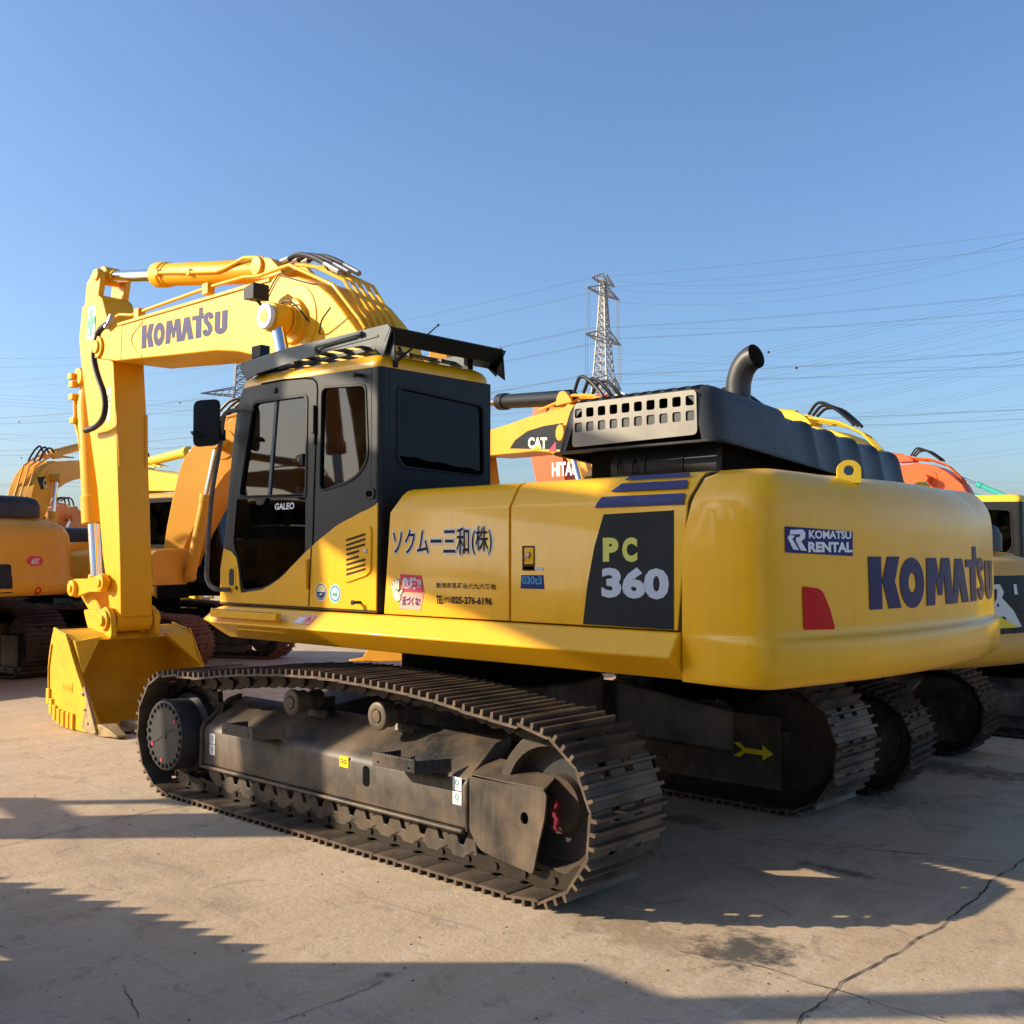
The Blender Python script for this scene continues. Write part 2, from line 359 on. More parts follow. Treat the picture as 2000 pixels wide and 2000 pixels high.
    L.new(tc.outputs['Object'], t.inputs['Vector']); L.new(t.outputs[0], bp.inputs['Height']); L.new(bp.outputs[0], b.inputs['Normal'])
    return m
M['ground'] = ground_material()
mb = MB(); n_ = 60
mb.loft([[(-3000, -3000, 0), (3000, -3000, 0)], [(-3000, 3000, 0), (3000, 3000, 0)]], cap=False, closed=False)
g_ = mb.build('ground', 'ground'); g_['kind'] = 'structure'
M['crack'] = mat('crack_dirt', (.07, .055, .045), .95)
def crack(name, pts, w, seed):
    r = random.Random(seed); P = []
    W_ = [on('z', 0, *p) for p in pts]
    for a, b in zip(W_, W_[1:]):
        k = max(2, int((b-a).length/.045))
        for i in range(k): P.append(a.lerp(b, i/k))
    P.append(W_[-1]); mb = MB(); ro = []; off = 0
    for i, p in enumerate(P):
        d = (P[min(i+1, len(P)-1)]-P[max(i-1, 0)]).normalized(); q = Vector((-d.y, d.x, 0))
        off = off*.85+r.uniform(-1, 1)*.012; h = w*r.uniform(.25, 1)*(.4 if i in (0, len(P)-1) else 1)
        ro.append([(p+q*(off+h)).to_tuple()[:2]+(.004,), (p+q*(off-h)).to_tuple()[:2]+(.004,)])
    mb.loft(ro, cap=False, closed=False)
    o = mb.build(name, 'crack'); o['kind'] = 'structure'
crack('ground_joint', [(-40, 1664), (60, 1640), (200, 1606), (300, 1585), (372, 1573)], .005, 1)
crack('ground_crack', [(2010, 1668), (1950, 1712), (1905, 1750), (1840, 1800), (1760, 1846), (1700, 1890), (1640, 1940), (1560, 2003)], .006, 2)
crack('ground_crack', [(1320, 1857), (1440, 1878), (1520, 1900), (1580, 1925), (1660, 1945), (1750, 1975), (1850, 2000)], .0035, 3)
crack('ground_crack', [(500, 2005), (590, 1982), (640, 1960), (700, 1940), (760, 1915)], .003, 4)
crack('ground_crack', [(1500, 1640), (1640, 1655), (1800, 1668), (1960, 1684)], .005, 5)
crack('ground_crack', [(235, 1925), (262, 1955), (275, 1990)], .003, 6)
# loose grit lying on the concrete
M['grit'] = mat('grit_stone', (.20, .16, .12), .9, var=.5, vscale=1.3)
mb = MB(); r_ = random.Random(11)
for k in range(260):
    px, py = r_.uniform(-20, 2020), 1420+600*r_.random()**.8
    p = on('z', 0, px, py); q = r_.choice((.0015, .002, .0025, .003, .004, .006)); n_ = 5
    if -1.62 < p.y < 1.62 and -2.3 < p.x < 2.4 and abs(p.y) > .98: continue
    a0 = r_.random()*6; ring = [(p.x+cos(a0+2*pi*i/n_)*q*r_.uniform(.7, 1.5), p.y+sin(a0+2*pi*i/n_)*q*r_.uniform(.7, 1.5)) for i in range(n_)]
    mb.loft([[(x, y, .0005) for x, y in ring], [(p.x+(x-p.x)*.6, p.y+(y-p.y)*.6, q*.9) for x, y in ring]])
o = mb.build('grit', 'grit', None, smooth=10); o['kind'] = 'stuff'; o['label'] = 'small loose grit and pebbles scattered over the concrete'; o['category'] = 'grit'

# ================================================================== track pieces shared by the excavators
RS, ZC = .425, .468
XS, XI = 1.872, -1.72
def track_path():
    P = []
    for k in range(41):                       # round the front
        a = -pi/2+pi*k/40; P.append((XS+RS*cos(a), ZC+RS*sin(a)))
    P += [(p.x, p.y) for p in sweep([(XS, ZC+RS, 0), (1.45, .905, 0), (1.05, .955, 0), (.5, 1.0, 0), (.05, 1.018, 0), (-.33, 1.012, 0), (-.75, .995, 0), (-1.1, .965, 0), (-1.45, .918, 0), (XI, ZC+RS, 0)], 8)][1:]
    for k in range(1, 41):
        a = pi/2+pi*k/40; P.append((XI+RS*cos(a), ZC+RS*sin(a)))
    P.append(P[0]); return P
def resample(P, n):
    L = [0]
    for a, b in zip(P, P[1:]): L.append(L[-1]+math.dist(a, b))
    out = []; j = 0
    for k in range(n):
        t = L[-1]*(k+.35)/n
        while L[j+1] < t: j += 1
        f = (t-L[j])/(L[j+1]-L[j]); out.append((P[j][0]+(P[j+1][0]-P[j][0])*f, P[j][1]+(P[j+1][1]-P[j][1])*f))
    return out, L[-1]/n
NSHOE = 46
SP, PITCH_ = resample(track_path(), NSHOE)
def shoe_frames():
    out = []
    for i in range(NSHOE):
        a, b = SP[i-1], SP[(i+1) % NSHOE]; t = Vector((b[0]-a[0], b[1]-a[1])).normalized()
        out.append((SP[i], t, Vector((t.y, -t.x))))         # position, travel, outward
    return out
FR = shoe_frames()
hp = PITCH_/2
SHOE_PROF = [(-hp-.014, .004), (-hp+.006, -.004), (hp-.014, 0), (hp-.002, .008), (hp-.004, .016), (hp-.020, .013),
             (.062, .013), (.062, .047), (.044, .047), (.042, .013), (-.008, .013), (-.008, .047), (-.027, .047), (-.028, .013),
             (-.074, .013), (-.078, .050), (-.093, .050), (-.098, .014), (-hp-.010, .014)]
def shoe_mesh():
    mb = MB()
    for y0, y1, cut in ((-.30, -.135, 0), (-.135, -.06, 1), (-.06, .06, 0), (.06, .135, 1), (.135, .30, 0)):
        pr = [(max(s, -.055) if cut and n < .02 and s < -.06 else s, n) for s, n in SHOE_PROF]
        if cut: pr = [(-.045, 0), (hp-.014, 0), (hp-.004, .013), (.062, .013), (.062, .047), (.044, .047), (.042, .013), (-.008, .013), (-.008, .047), (-.027, .047), (-.028, .013), (-.045, .013)]
        mb.prism(pr, y0, y1)
        if cut: mb.prism([(-.074, .010), (-.078, .050), (-.093, .050), (-.098, .010)], y0, y1)
    return mb
def shoe_matrix(i, y):
    p, t, q = FR[i]
    return Matrix(((t.x, 0, q.x, p[0]), (0, 1, 0, y), (t.y, 0, q.y, p[1]), (0, 0, 0, 1)))
def chain_mesh(y):
    mb = MB()
    for i in range(NSHOE):
        A = shoe_matrix(i, y)
        for yy in (-.085, .085):
            prof = [(-.105, -.012), (-.02, -.002), (.06, -.002), (.13, -.03), (.135, -.075), (.10, -.095), (.03, -.082), (-.04, -.10), (-.105, -.085), (-.12, -.05)]
            mb.loft([[A@Vector((s, yy+o_+(.012 if s > .05 else 0)*(1 if yy > 0 else -1), n)) for s, n in prof] for o_ in (-.017, .017)])
        mb.tube([A@Vector((-.075, -.125, -.05)), A@Vector((-.075, .125, -.05))], .021, 10)
    return mb
def merged_shoes(y, step=1):
    mb = MB(); src = shoe_mesh(); tmp = bpy.data.meshes.new('t'); src.bm.to_mesh(tmp); src.bm.free()
    for i in range(NSHOE):
        A = shoe_matrix(i, y); vs = [mb.bm.verts.new(A@v.co) for v in tmp.vertices]
        for p in tmp.polygons: mb._f([vs[k] for k in p.vertices])
    bpy.data.meshes.remove(tmp); return mb

# ================================================================== the main excavator
EX = empty('excavator')
tag(EX, 'large yellow crawler excavator with charcoal cab filling the middle of the yard', 'excavator')
SIDE = {1: 1, -1: -1}
shoe_src = None
for sd in (1, -1):
    yc = 1.3*sd
    tr = chain_mesh(yc).build('track', 'link', EX)
    for i in range(NSHOE):
        if shoe_src is None: o = shoe_src = shoe_mesh().build('track_shoe', 'shoe', tr, smooth=25)
        else: o = shoe_src.copy(); COL.objects.link(o); o.parent = tr
        o.matrix_world = shoe_matrix(i, yc)
        o.rotation_euler.rotate_axis('Y', random.uniform(-.02, .02))
    # frame: box beam with sloping shoulder, side lip, front plate
    yy = lambda v: v*sd
    mb = MB()
    sec = [(1.10, .262), (1.45, .262), (1.45, .50), (1.435, .535), (1.405, .56), (1.22, .70), (1.10, .73)]
    rings = [[(x, yy(a), b*(1 if x < 1.5 else 1)) for a, b in sec] for x in (-1.15, 1.60)]
    mb.loft(rings)
    lip = [(1.44, .236), (1.475, .236), (1.475, .262), (1.44, .262)]
    mb.loft([[(x, yy(a), b) for a, b in lip] for x in (-1.14, 1.62)])
    rim = [(1.12, .24), (1.47, .24), (1.47, .51), (1.45, .56), (1.41, .585), (1.23, .725), (1.12, .75)]
    mb.loft([[(x, yy(a), b) for a, b in rim] for x in (1.603, 1.635)])
    mb.loft([[(x, yy(a), b) for a, b in [(1.10, .25), (1.465, .25), (1.465, .51), (1.45, .55), (1.415, .575), (1.23, .715), (1.10, .745)]] for x in (-1.175, -1.153)])
    # motor gearbox bracket towards the sprocket
    mb.loft([[(1.637, yy(a), b) for a, b in [(1.12, .28), (1.36, .28), (1.36, .55), (1.12, .65)]], [(1.80, yy(a), b) for a, b in [(1.12, .32), (1.30, .32), (1.30, .55), (1.12, .60)]]])
    fr = mb.build('track_frame', 'frame', EX, bevel=.018, seg=3)
    if sd == 1:
        mb = MB()                              # dust lying along the shoulder of the beam
        hole = MB()
        c0 = on('y', 1.455, 714, 1516); hole.prism(rr([(c0.x-.03, c0.z-.062), (c0.x+.03, c0.z-.062), (c0.x+.03, c0.z+.062), (c0.x-.03, c0.z+.062)], .03, 6), 1.4515, 1.4535)
        hole.build('drain_opening', 'dark', fr)
        mb.free if False else None
        for px, py in ((415, 1453), (893, 1544)):
            c1 = on('y', 1.452, px, py); st = MB()
            for dz in (.001, -.079): st.prism(rr([(c1.x-.036, c1.z+dz), (c1.x+.036, c1.z+dz), (c1.x+.036, c1.z+dz+.074), (c1.x-.036, c1.z+dz+.074)], .004, 2), 1.452, 1.4535)
            st.mi = 1
            for dz in (.038, -.042):
                f0 = left_face(c1.x, c1.z+dz, 1.4535)
                st.plate(circ(0, .006, .016, 14), [circ(0, .006, .010, 12)], f0, .001)
                st.plate([(-.003, -.012), (.003, -.012), (.003, -.026), (-.003, -.026)], [], f0, .001)
            st.build('lifting_sticker', ['white', 'green'], fr)
        c1 = on('y', 1.452, 672, 1488); st = MB(); st.prism([(c1.x-.045, c1.z-.035), (c1.x+.045, c1.z-.033), (c1.x+.044, c1.z+.035), (c1.x-.044, c1.z+.036)], 1.452, 1.4535)
        st.mi = 1; st.plate(circ(.012, .002, .014, 10), [circ(.012, .002, .009, 10)], left_face(c1.x, c1.z, 1.4535), .001); st.plate([(-.032, -.01), (-.008, -.01), (-.008, .014), (-.032, .014)], [[(-.028, -.006), (-.012, -.006), (-.012, .010), (-.028, .010)]], left_face(c1.x, c1.z, 1.4535), .001)
        st.build('yellow_sticker', ['stickyellow', 'ink'], fr)
        for xa, xb in ((1.10, .72), (-.53, -.90)):      # two toothed steps on the beam
            st = MB(); zt = .632
            st.plate([(xa+.0, zt-.075), (xb, zt-.072), (xb, zt)]+[(xb+(xa-xb)*k/26, zt+(.010 if k % 2 else 0)) for k in range(1, 26)]+[(xa, zt)], [circ(xa-.05, zt-.05, .008, 8), circ(xb+.05, zt-.05, .008, 8)], lambda u, v, w: (u, 1.60+w, v), .012)
            st.obox((xb+.006, 1.606, zt-.04), (xb-.11, 1.43, zt-.035), .012, .075)
            st.obox((xa-.006, 1.606, zt-.04), (xa-.03, 1.42, zt-.04), .012, .07)
            st.plate([(xa-.02, -.16), (xb-.06, -.16), (xb+.01, 0), (xa-.01, 0)], [], lambda u, v, w: (u, 1.60+v, zt-.074+w), .006)
            st.build('step', 'frame', fr, bevel=.003)
    # idler guard with folded top
    mb = MB()
    side = [(-1.185, .575), (-1.185, .27), (-1.26, .17), (-1.66, .118), (-1.705, .30), (-1.745, .43), (-1.755, .54), (-1.745, .56)]
    mb.plate(rr(side, [.02, .02, .05, .02, .02, .05, .02, .02], 3), [circ(-1.60, .40, .028, 14, .033)], lambda u, v, w: (u, yy(1.445+w), v), .014)
    top = [(-1.185, 1.459), (-1.745, 1.459), (-1.71, 1.33), (-1.56, 1.31), (-1.50, 1.26), (-1.185, 1.24)]
    mb.plate(rr(top, [.02, .02, .03, .04, .04, .02], 3), [], lambda u, v, w: (u, yy(v), .562+w+(1.459-v)*.28), .014)
    mb.loft([[(x, yy(a), b) for a, b in [(1.14, .28), (1.20, .28), (1.20, .56), (1.14, .56)]] for x in (-1.72, -1.18)])
    mb.build('idler_guard', 'frame', EX, bevel=.004)
    # roller guard with vee-shaped openings
    mb = MB()
    topl = []; X = 1.46; k = 0
    while X > -1.05:
        topl += [(X, .25), (X-.010, .235), (X-.040, .160), (X-.075, .155), (X-.115, .235), (X-.125, .25)]
        X -= .165; k += 1
    outer = [(1.56, .15), (1.60, .20), (1.56, .25)]+topl+[(-1.17, .25), (-1.20, .12), (-1.16, .085), (1.44, .085)]
    mb.plate(outer, [], lambda u, v, w: (u, yy(1.395+w), v), .016)
    gd = mb.build('roller_guard', 'frame', EX, bevel=.003)
    for k in range(8):
        x = 1.36-k*.33
        mb = MB(); mb.lathe((x, yy(1.3), .195), [(-.12*1, .02), (-.12, .085), (-.04, .095), (-.04, .075), (.04, .075), (.04, .095), (.088, .085), (.088, .05), (.096, .05), (.096, .045)], 20)
        mb.cyl((x, yy(1.38), .232), (x, yy(1.418), .232), .036, 18); mb.box(x-.045, x+.045, min(yy(1.37), yy(1.413)), max(yy(1.37), yy(1.413)), .21, .262)
        mb.build('track_roller', 'frame', EX)
    for x in (.58, -.32):
        mb = MB(); mb.lathe((x, yy(1.17), .80), [(.0, .02), (.0, .072), (.05, .078), (.05, .06), (.13, .06), (.13, .078), (.18, .074), (.205, .075), (.205, .088), (.235, .088), (.24, .08), (.24, .046), (.232, .046), (.232, .040), (.246, .038), (.246, .001)] if sd == 1 else [(-.2, .01), (-.2, .08), (0, .08), (0, .01)], 26)
        mb.obox((x, yy(1.13), .70), (x, yy(1.13), .82), .10, .12, (0, 1, 0)); mb.obox((x-.07, yy(1.14), .68), (x-.07, yy(1.24), .72), .18, .05)
        mb.build('carrier_roller', 'frame', EX, bevel=.003)
    # sprocket with final drive cover and its ring of bolts
    mb = MB(); teeth = []
    for k in range(42):
        a = 2*pi*k/42; teeth.append((XS+(.395 if k % 2 else .345)*cos(a), ZC+(.395 if k % 2 else .345)*sin(a)))
    mb.plate(teeth, [], lambda u, v, w: (u, yy(1.28+w), v), .04)
    spk = mb.build('sprocket', 'link', EX)
    mb = MB(); cx, cz = 1.925, .448
    mb.lathe((cx, yy(1.32), cz), [(0, .30*1), (.06*sd, .30), (.09*sd, .262), (.255*sd, .262), (.268*sd, .255), (.268*sd, .001)], 44)
    hubo = mb.build('final_drive', 'hub', EX, bevel=.004)
    mb = MB()
    for k in range(24):
        a = 2*pi*(k+.3)/24; mb.cyl((cx+.225*cos(a), yy(1.587), cz+.225*sin(a)), (cx+.225*cos(a), yy(1.602), cz+.225*sin(a)), .0165, 8)
    mb.obox((cx-.13, yy(1.589), cz+.06), (cx+.16, yy(1.589), cz-.07), .006, .008, (0, 1, 0)); mb.box(cx-.03, cx+.02, min(yy(1.585), yy(1.592)), max(yy(1.585), yy(1.592)), cz-.02, cz+.035)
    mb.build('hub_bolts', 'hub', hubo, bevel=.002)
    mb = MB()
    for a in (2.5, -.45, 4.9): mb.cyl((cx+.19*cos(a), yy(1.587), cz+.19*sin(a)), (cx+.19*cos(a), yy(1.592), cz+.19*sin(a)), .014, 10)
    mb.build('hub_plug', 'stickred', hubo)
    mb = MB()
    mb.lathe((XI, yy(1.3), ZC), [(-.10*sd, .05), (-.10*sd, .30), (-.09*sd, .375), (-.045*sd, .385), (-.04*sd, .40), (.04*sd, .40), (.045*sd, .385), (.09*sd, .375), (.092*sd, .315), (.0, .300), (-.02*sd, .17), (.03*sd, .15), (.03*sd, .001)], 48)
    io = mb.build('idler_wheel', 'rustring', EX)
    mb = MB(); mb.lathe((XI, yy(1.285), ZC), [(0, .302), (.012*sd, .30), (.009*sd, .16), (.03*sd, .14), (.03*sd, .001)], 40); mb.build('idler_face', 'hub', io)
    if sd == 1:
        mb = MB(); mb.tube(sweep([(-1.775, 1.40, .52), (-1.79, 1.41, .49), (-1.77, 1.42, .46), (-1.80, 1.42, .42), (-1.785, 1.42, .38), (-1.815, 1.41, .355)], 4), [.008, .013, .018, .014, .020, .017, .013, .010]*2+[.012, .014, .010, .008, .006], 7)
        rag = mb.build('rag', 'red_rag')
        tag(rag, 'crumpled dark red rag hung behind the guard of the near idler wheel', 'rag')
    else:
        pass
    if sd == -1:      # painted arrow on the inner face of the far beam
        a0 = on('y', -1.085, 1440, 1478); a1 = on('y', -1.085, 1512, 1490); ln = abs(a1.x-a0.x)
        mb = MB(); u = ln; h = .05
        mb.plate([(.05, 0), (-.03, -.05), (.10*u, -.05), (.22*u, -.018), (.72*u, -.018), (.70*u, -.055), (u, 0), (.70*u, .055), (.72*u, .018), (.22*u, .018), (.10*u, .05), (-.03, .05)], [], lambda a, b, w: (a0.x-a, -1.078+w, .40+b), .003)
        mb.build('painted_arrow', 'stickyellow', fr)
        mb = MB(); mb.loft([[(x, yy(a), b) for a, b in [(1.085, .15), (1.10, .15), (1.10, .66), (1.085, .66)]] for x in (-1.70, -.75)]); mb.build('inner_guard', 'frame', fr)
# centre frame: box with four legs to the beams, slewing ring
mb = MB()
mb.prism(circ(0, 0, .78, 28), .62, .93, 'z')
for sx in (1, -1):
    for sd in (1, -1):
        mb.loft([[(sx*.20, sd*.45, .52), (sx*.75, sd*.45, .52), (sx*.75, sd*.45, .90), (sx*.20, sd*.45, .90)], [(sx*.85, sd*1.12, .36), (sx*1.35, sd*1.12, .36), (sx*1.35, sd*1.12, .66), (sx*.85, sd*1.12, .66)]])
mb.build('centre_frame', 'frame', EX, bevel=.02)
mb = MB(); mb.prism(circ(0, 0, .70, 40), .93, 1.10, 'z'); mb.prism(circ(0, 0, .74, 40), 1.10, 1.19, 'z'); mb.build('slewing_ring', 'dark', EX)

# ------------------------------------------------------------------ deck and skirt
mb = MB()
mb.prism([(-2.50, -1.40), (-2.50, 1.30), (1.45, 1.30), (1.45, .40), (1.05, .38), (1.05, -.45), (1.45, -.45), (1.45, -1.40)], 1.195, 1.42, 'z')
mb.build('deck_frame', 'dark', EX, bevel=.01)
mb = MB()
secs = {-2.548: 0, 1.40: 0}
def skirt_ring(x, k=0.): return [(x, 1.33, 1.192), (x, 1.485-k, 1.308), (x, 1.395-k*.6, 1.424), (x, 1.30, 1.424), (x, 1.28, 1.192)]
mb.loft([skirt_ring(-2.545, .0), skirt_ring(1.45), [(1.60, 1.33, 1.235), (1.63, 1.455, 1.325), (1.60, 1.37, 1.40), (1.58, 1.30, 1.40), (1.50, 1.28, 1.21)]])
sk = mb.build('side_skirt', 'yellow', EX, bevel=.008)
mb = MB()       # boarding step with its toothed edge
p0, p1 = on('y', 1.50, 414, 1184), on('y', 1.50, 545, 1205)
mb.prism([(1.46, 1.40), (1.507, 1.402), (1.507, 1.352), (1.47, 1.34)], .62, 1.44, 'x')
mb.plate([(.62, 0), (1.44, 0)]+[(1.44-.82*k/40, .018 if k % 2 else .008) for k in range(41)], [], lambda u, v, w: (u, 1.498+w, 1.398+v), .008)
mb.build('boarding_step', 'yellow', sk, bevel=.004)
mb = MB(); mb.loft([[(x, 1.36, 1.345), (x, 1.462-k, 1.334), (x, 1.435-k, 1.262), (x, 1.36, 1.25)] for x, k in ((1.30, .04), (1.18, 0), (.64, 0), (.40, .06))]); 
mb.build('toe_recess', 'yellow', sk, bevel=.004)
mb = MB(); f0 = lambda u, v, w: (.33-u, 1.441-v*.61+w*.8, 1.366+v*.79+w*.6)
mb.plate([(-.16, -.035), (.02, -.035), (.05, .035), (-.11, .035)], [], f0, .003)
mb.mi = 1; mb.plate([(-.145, -.028), (-.07, -.028), (-.05, .02), (-.12, .02)], [], f0, .004)
mb.mi = 2; mb.plate([(-.03, -.02), (-.01, -.008), (.018, -.012), (.004, .002), (.028, .012), (.004, .012), (-.004, .03), (-.012, .012), (-.035, .014), (-.018, .002)], [], f0, .004)
mb.build('skirt_sticker', ['pink', 'white', 'stickred'], sk)

# ------------------------------------------------------------------ engine bay and doors
mb = MB()
bay = [(1.36, 1.43), (1.36, 2.05), (1.31, 2.14), (1.22, 2.185), (.95, 2.195), (-.95, 2.195), (-1.24, 2.185), (-1.32, 2.13), (-1.38, 2.03), (-1.38, 1.42)]
mb.prism(bay, -2.55, -.43, 'x'); mb.prism([(-.44, 1.43), (-1.38, 1.43), (-1.38, 2.15), (-.9, 2.19), (-.44, 2.19)], -.42, 1.42, 'x')
mb.build('engine_bay', 'yellow', EX, bevel=.01)
dprof = [(1.362, 1.432), (1.384, 1.432), (1.384, 2.055), (1.372, 2.078), (1.318, 2.165), (1.29, 2.19), (1.25, 2.203), (1.15, 2.206), (1.15, 2.197), (1.36, 2.06)]
def door(x0, x1, skew=0.):
    mb = MB(); mb.loft([[(x+(skew if x == x0 else 0)*(1-max(0, (b-1.95))/.25 if b > 1.95 else 1), a, b) for a, b in dprof] for x in (x0, x1)])
    return mb
d1 = door(-.355, -1.418)
for f in d1.bm.verts:         # the front edge leans back towards its top
    if f.co.x > -.5 and f.co.z > 1.9: f.co.x -= (f.co.z-1.9)*.36
DOOR1 = d1.build('side_door', 'yellow', EX, bevel=.006)
d2 = door(-1.432, -2.528)
for f in d2.bm.verts:
    if f.co.x < -2 and f.co.z > 1.85: f.co.x -= (f.co.z-1.85)*.30
DOOR2 = d2.build('side_door', 'yellow', EX, bevel=.006)
mb = MB()
mb.loft([[(x-(max(0, b-1.85)*.30), a-.006, b-.004) for a, b in dprof[:-2]]+[(x-.10, 1.15, 2.19), (x, 1.30, 2.0), (x, 1.30, 1.43)] for x in (-2.527, -2.553)])
mb.build('door_gap', 'seam', EX)
def on_door(*q): return [((-p.x), p.z) for p in (on('y', 1.386, *a) for a in q)]
fd = lambda u, v, w: (-u, 1.3845+w, v)
def zd(*q): return on_door(*[(720+.31056*a, 850+.31056*b) for a, b in q])
mb = MB(); mb.plate(zd((1478, 498), (1918, 472), (1918, 1224), (1348, 1188), (1352, 1150), (1375, 950), (1420, 700)), [], fd, .0025)
pan = mb.build('black_panel', 'panelblack', DOOR2, label='charcoal decal panel with pale figures')
fs = lambda u, v, w: (-u, 1.384-max(0, v-2.062)*.56+w*.9, v+w*.4)
def zs_(*q): return zd(*q)
mb = MB()
for a, b, c, d in (((1530, 392), (1905, 378), (1905, 448), (1480, 466)),):
    mb.plate([(u, max(v, 2.066)) for u, v in zd(a, b, c, d)], [], fs, .003)
def sl(px, py):      # meets the sloping shoulder of the door
    p = CAM; d = FW+RT*((px-1000)/FPX)+UP*((1000-py)/FPX); t = 5.
    for _ in range(60):
        q = p+d*t; yv = 1.384-max(0, q.z-2.062)*.62; t -= (q.y-yv)/d.y*.7
    return (-q.x, q.z)
mb.bm.clear()
for quad in (((1178, 972), (1340, 965), (1337, 986), (1164, 993)), ((1217, 946), (1345, 939), (1342, 955), (1194, 962)), ((1233, 931), (1350, 925), (1348, 932), (1222, 939))):
    mb.plate([sl(*q) for q in quad], [], lambda u, v, w: (-u, 1.384-max(0, v-2.062)*.62+w*.85+.006, v+w*.5+.003), .003, .02)
mb.build('shoulder_stripes', 'stripe', DOOR2)
mb = MB()
def fit(fn, px0, py0, px1, py1):       # box on the door between two picture corners
    a, b = on('y', 1.386, px0, py0), on('y', 1.386, px1, py1); return (-a.x, b.z, a.x-b.x, a.z-b.z)
def zfit(a, b, c, d): return fit(fd, 720+.31056*a, 850+.31056*b, 720+.31056*c, 850+.31056*d)
fd3 = lambda u, v, w: (-u, 1.3872+w, v)
u0, v0, w0, h0 = zfit(1475, 645, 1575, 796); text(mb, 'P', fd3, u0, v0, w0, h0, .06); u0, v0, w0, h0 = zfit(1596, 643, 1692, 798); text(mb, 'C', fd3, u0, v0, w0, h0, .06); mb.build('series_letters', 'paleyellow', DOOR2)
mb = MB(); u0, v0, w0, h0 = zfit(1466, 828, 1892, 1036); text(mb, '360', fd3, u0, v0, w0, h0, .05); mb.build('series_number', 'greywhite', DOOR2)
mb = MB(); cen = zd((1000, 765))[0]       # latch
mb.plate([(cen[0]-.04, cen[1]-.075), (cen[0]+.05, cen[1]-.075), (cen[0]+.05, cen[1]+.06), (cen[0]-.04, cen[1]+.06)], [], fd, .002)
mb.build('latch_pocket', 'seam', DOOR2)
mb = MB(); mb.plate([(cen[0]-.02, cen[1]-.04), (cen[0]+.045, cen[1]-.04), (cen[0]+.045, cen[1]+.05), (cen[0]-.02, cen[1]+.05)], [], fd, .007)
mb.mi = 1; c2 = fd(cen[0]+.012, cen[1]+.012, .007); mb.cyl(c2, (c2[0], c2[1]+.012, c2[2]), .014, 12); mb.tube([(c2[0]+.01, c2[1]+.012, c2[2]), (c2[0]+.012, c2[1]+.014, c2[2]-.035)], .004, 6)
mb.build('latch', ['yellow', 'steel'], DOOR2, bevel=.002)
mb = MB(); q = zd((960, 880), (1098, 880), (1104, 968), (955, 964)); mb.plate(q, [], fd, .002); mb.build('blue_plate', 'navy', DOOR2)
mb = MB(); u0, v0, w0, h0 = zfit(966, 886, 1092, 940); text(mb, '030t3', fd3, u0, v0, w0, h0, .03); mb.build('plate_writing', 'cyan', DOOR2)
mb = MB(); mb.plate(zd((975, 825), (1098, 832), (1098, 850), (975, 842)), [], fd, .002); mb.build('white_strip', 'greywhite', DOOR2)
# writing on the first door
jp = 'ソクムー三和㈱'
mb = MB(); mb2 = MB(); u0, v0, w0, h0 = zfit(152, 590, 632, 752)
text(mb2, 'ソクムー三和', fd, u0-.010, v0-.010, w0+.020, h0+.020, .06, .0012); text(mb, 'ソクムー三和', lambda u, v, w: (-u, 1.3862+w, v), u0, v0, w0, h0, .012, .0012)
u0, v0, w0, h0 = zfit(648, 575, 775, 752); text(mb2, '(株)', fd, u0-.008, v0-.008, w0+.016, h0+.016, .055, .0012); text(mb, '(株)', lambda u, v, w: (-u, 1.3862+w, v), u0, v0, w0, h0, .008, .0012)
mb2.build('lettering_edge', 'white', DOOR1); mb.build('company_lettering', 'ink', DOOR1)
mb = MB(); u0, v0, w0, h0 = zfit(424, 925, 800, 972); text(mb, '新潟市茗荷谷六九六番地', fd, u0, v0, w0, h0, .012)
mb.build('address_lettering', 'ink', DOOR1); mb = MB(); u0, v0, w0, h0 = zfit(425, 1008, 468, 1062); text(mb, 'TEL', fd, u0, v0, w0, h0, .03)
u0, v0, w0, h0 = zfit(470, 1015, 520, 1058); text(mb, '(代)', fd, u0, v0, w0, h0, .01)
u0, v0, w0, h0 = zfit(522, 1012, 776, 1070); text(mb, '025-276-6196', fd, u0, v0, w0, h0, .03)
mb.build('phone_lettering', 'ink', DOOR1)
st = MB(); st.plate(zd((198, 872), (332, 882), (350, 990), (208, 985)), [], fd, .002)
st.mi = 1; st.plate(zd((200, 990), (348, 992), (325, 1102), (190, 1090)), [], fd, .002)
st.mi = 2; u0, v0, w0, h0 = zfit(212, 893, 330, 968); text(st, '危険!!', fd3, u0, v0, w0, h0, .02)
st.mi = 3; u0, v0, w0, h0 = zfit(212, 1012, 326, 1075); text(st, '近づくな!', fd3, u0, v0, w0, h0, .025)
def hand(mb, fn, e):       # open palm held up
    c0, c1 = zd((180, 985))[0], zd((180, 905))[0]; k = (c1[1]-c0[1])/80
    P = lambda a, b: (c0[0]+(a-180)*k*1.12, c0[1]+(985-b)*k)
    def cap(a0, b0, a1, b1, w):
        d = Vector((a1-a0, b1-b0)).normalized(); q = Vector((-d.y, d.x))*w/2
        an = atan2(d.y, d.x); pts = [(a0+q.x, b0+q.y)]+[(a0+w/2*cos(an+pi/2+pi*j/6), b0+w/2*sin(an+pi/2+pi*j/6)) for j in range(1, 6)]+[(a0-q.x, b0-q.y)]+[(a1+w/2*cos(an-pi/2+pi*j/6), b1+w/2*sin(an-pi/2+pi*j/6)) for j in range(0, 7)]
        mb.plate([P(*p) for p in pts], [], fn, .0015)
    cap(172, 1000, 186, 1018, 52+e); cap(150, 975, 138, 950, 15+e); cap(160, 968, 152, 922, 16+e); cap(176, 962, 173, 912, 16+e); cap(192, 965, 193, 916, 16+e); cap(205, 1000, 222, 975, 15+e)
st.mi = 3; hand(st, lambda u, v, w: (-u, 1.3872+w, v), 7)
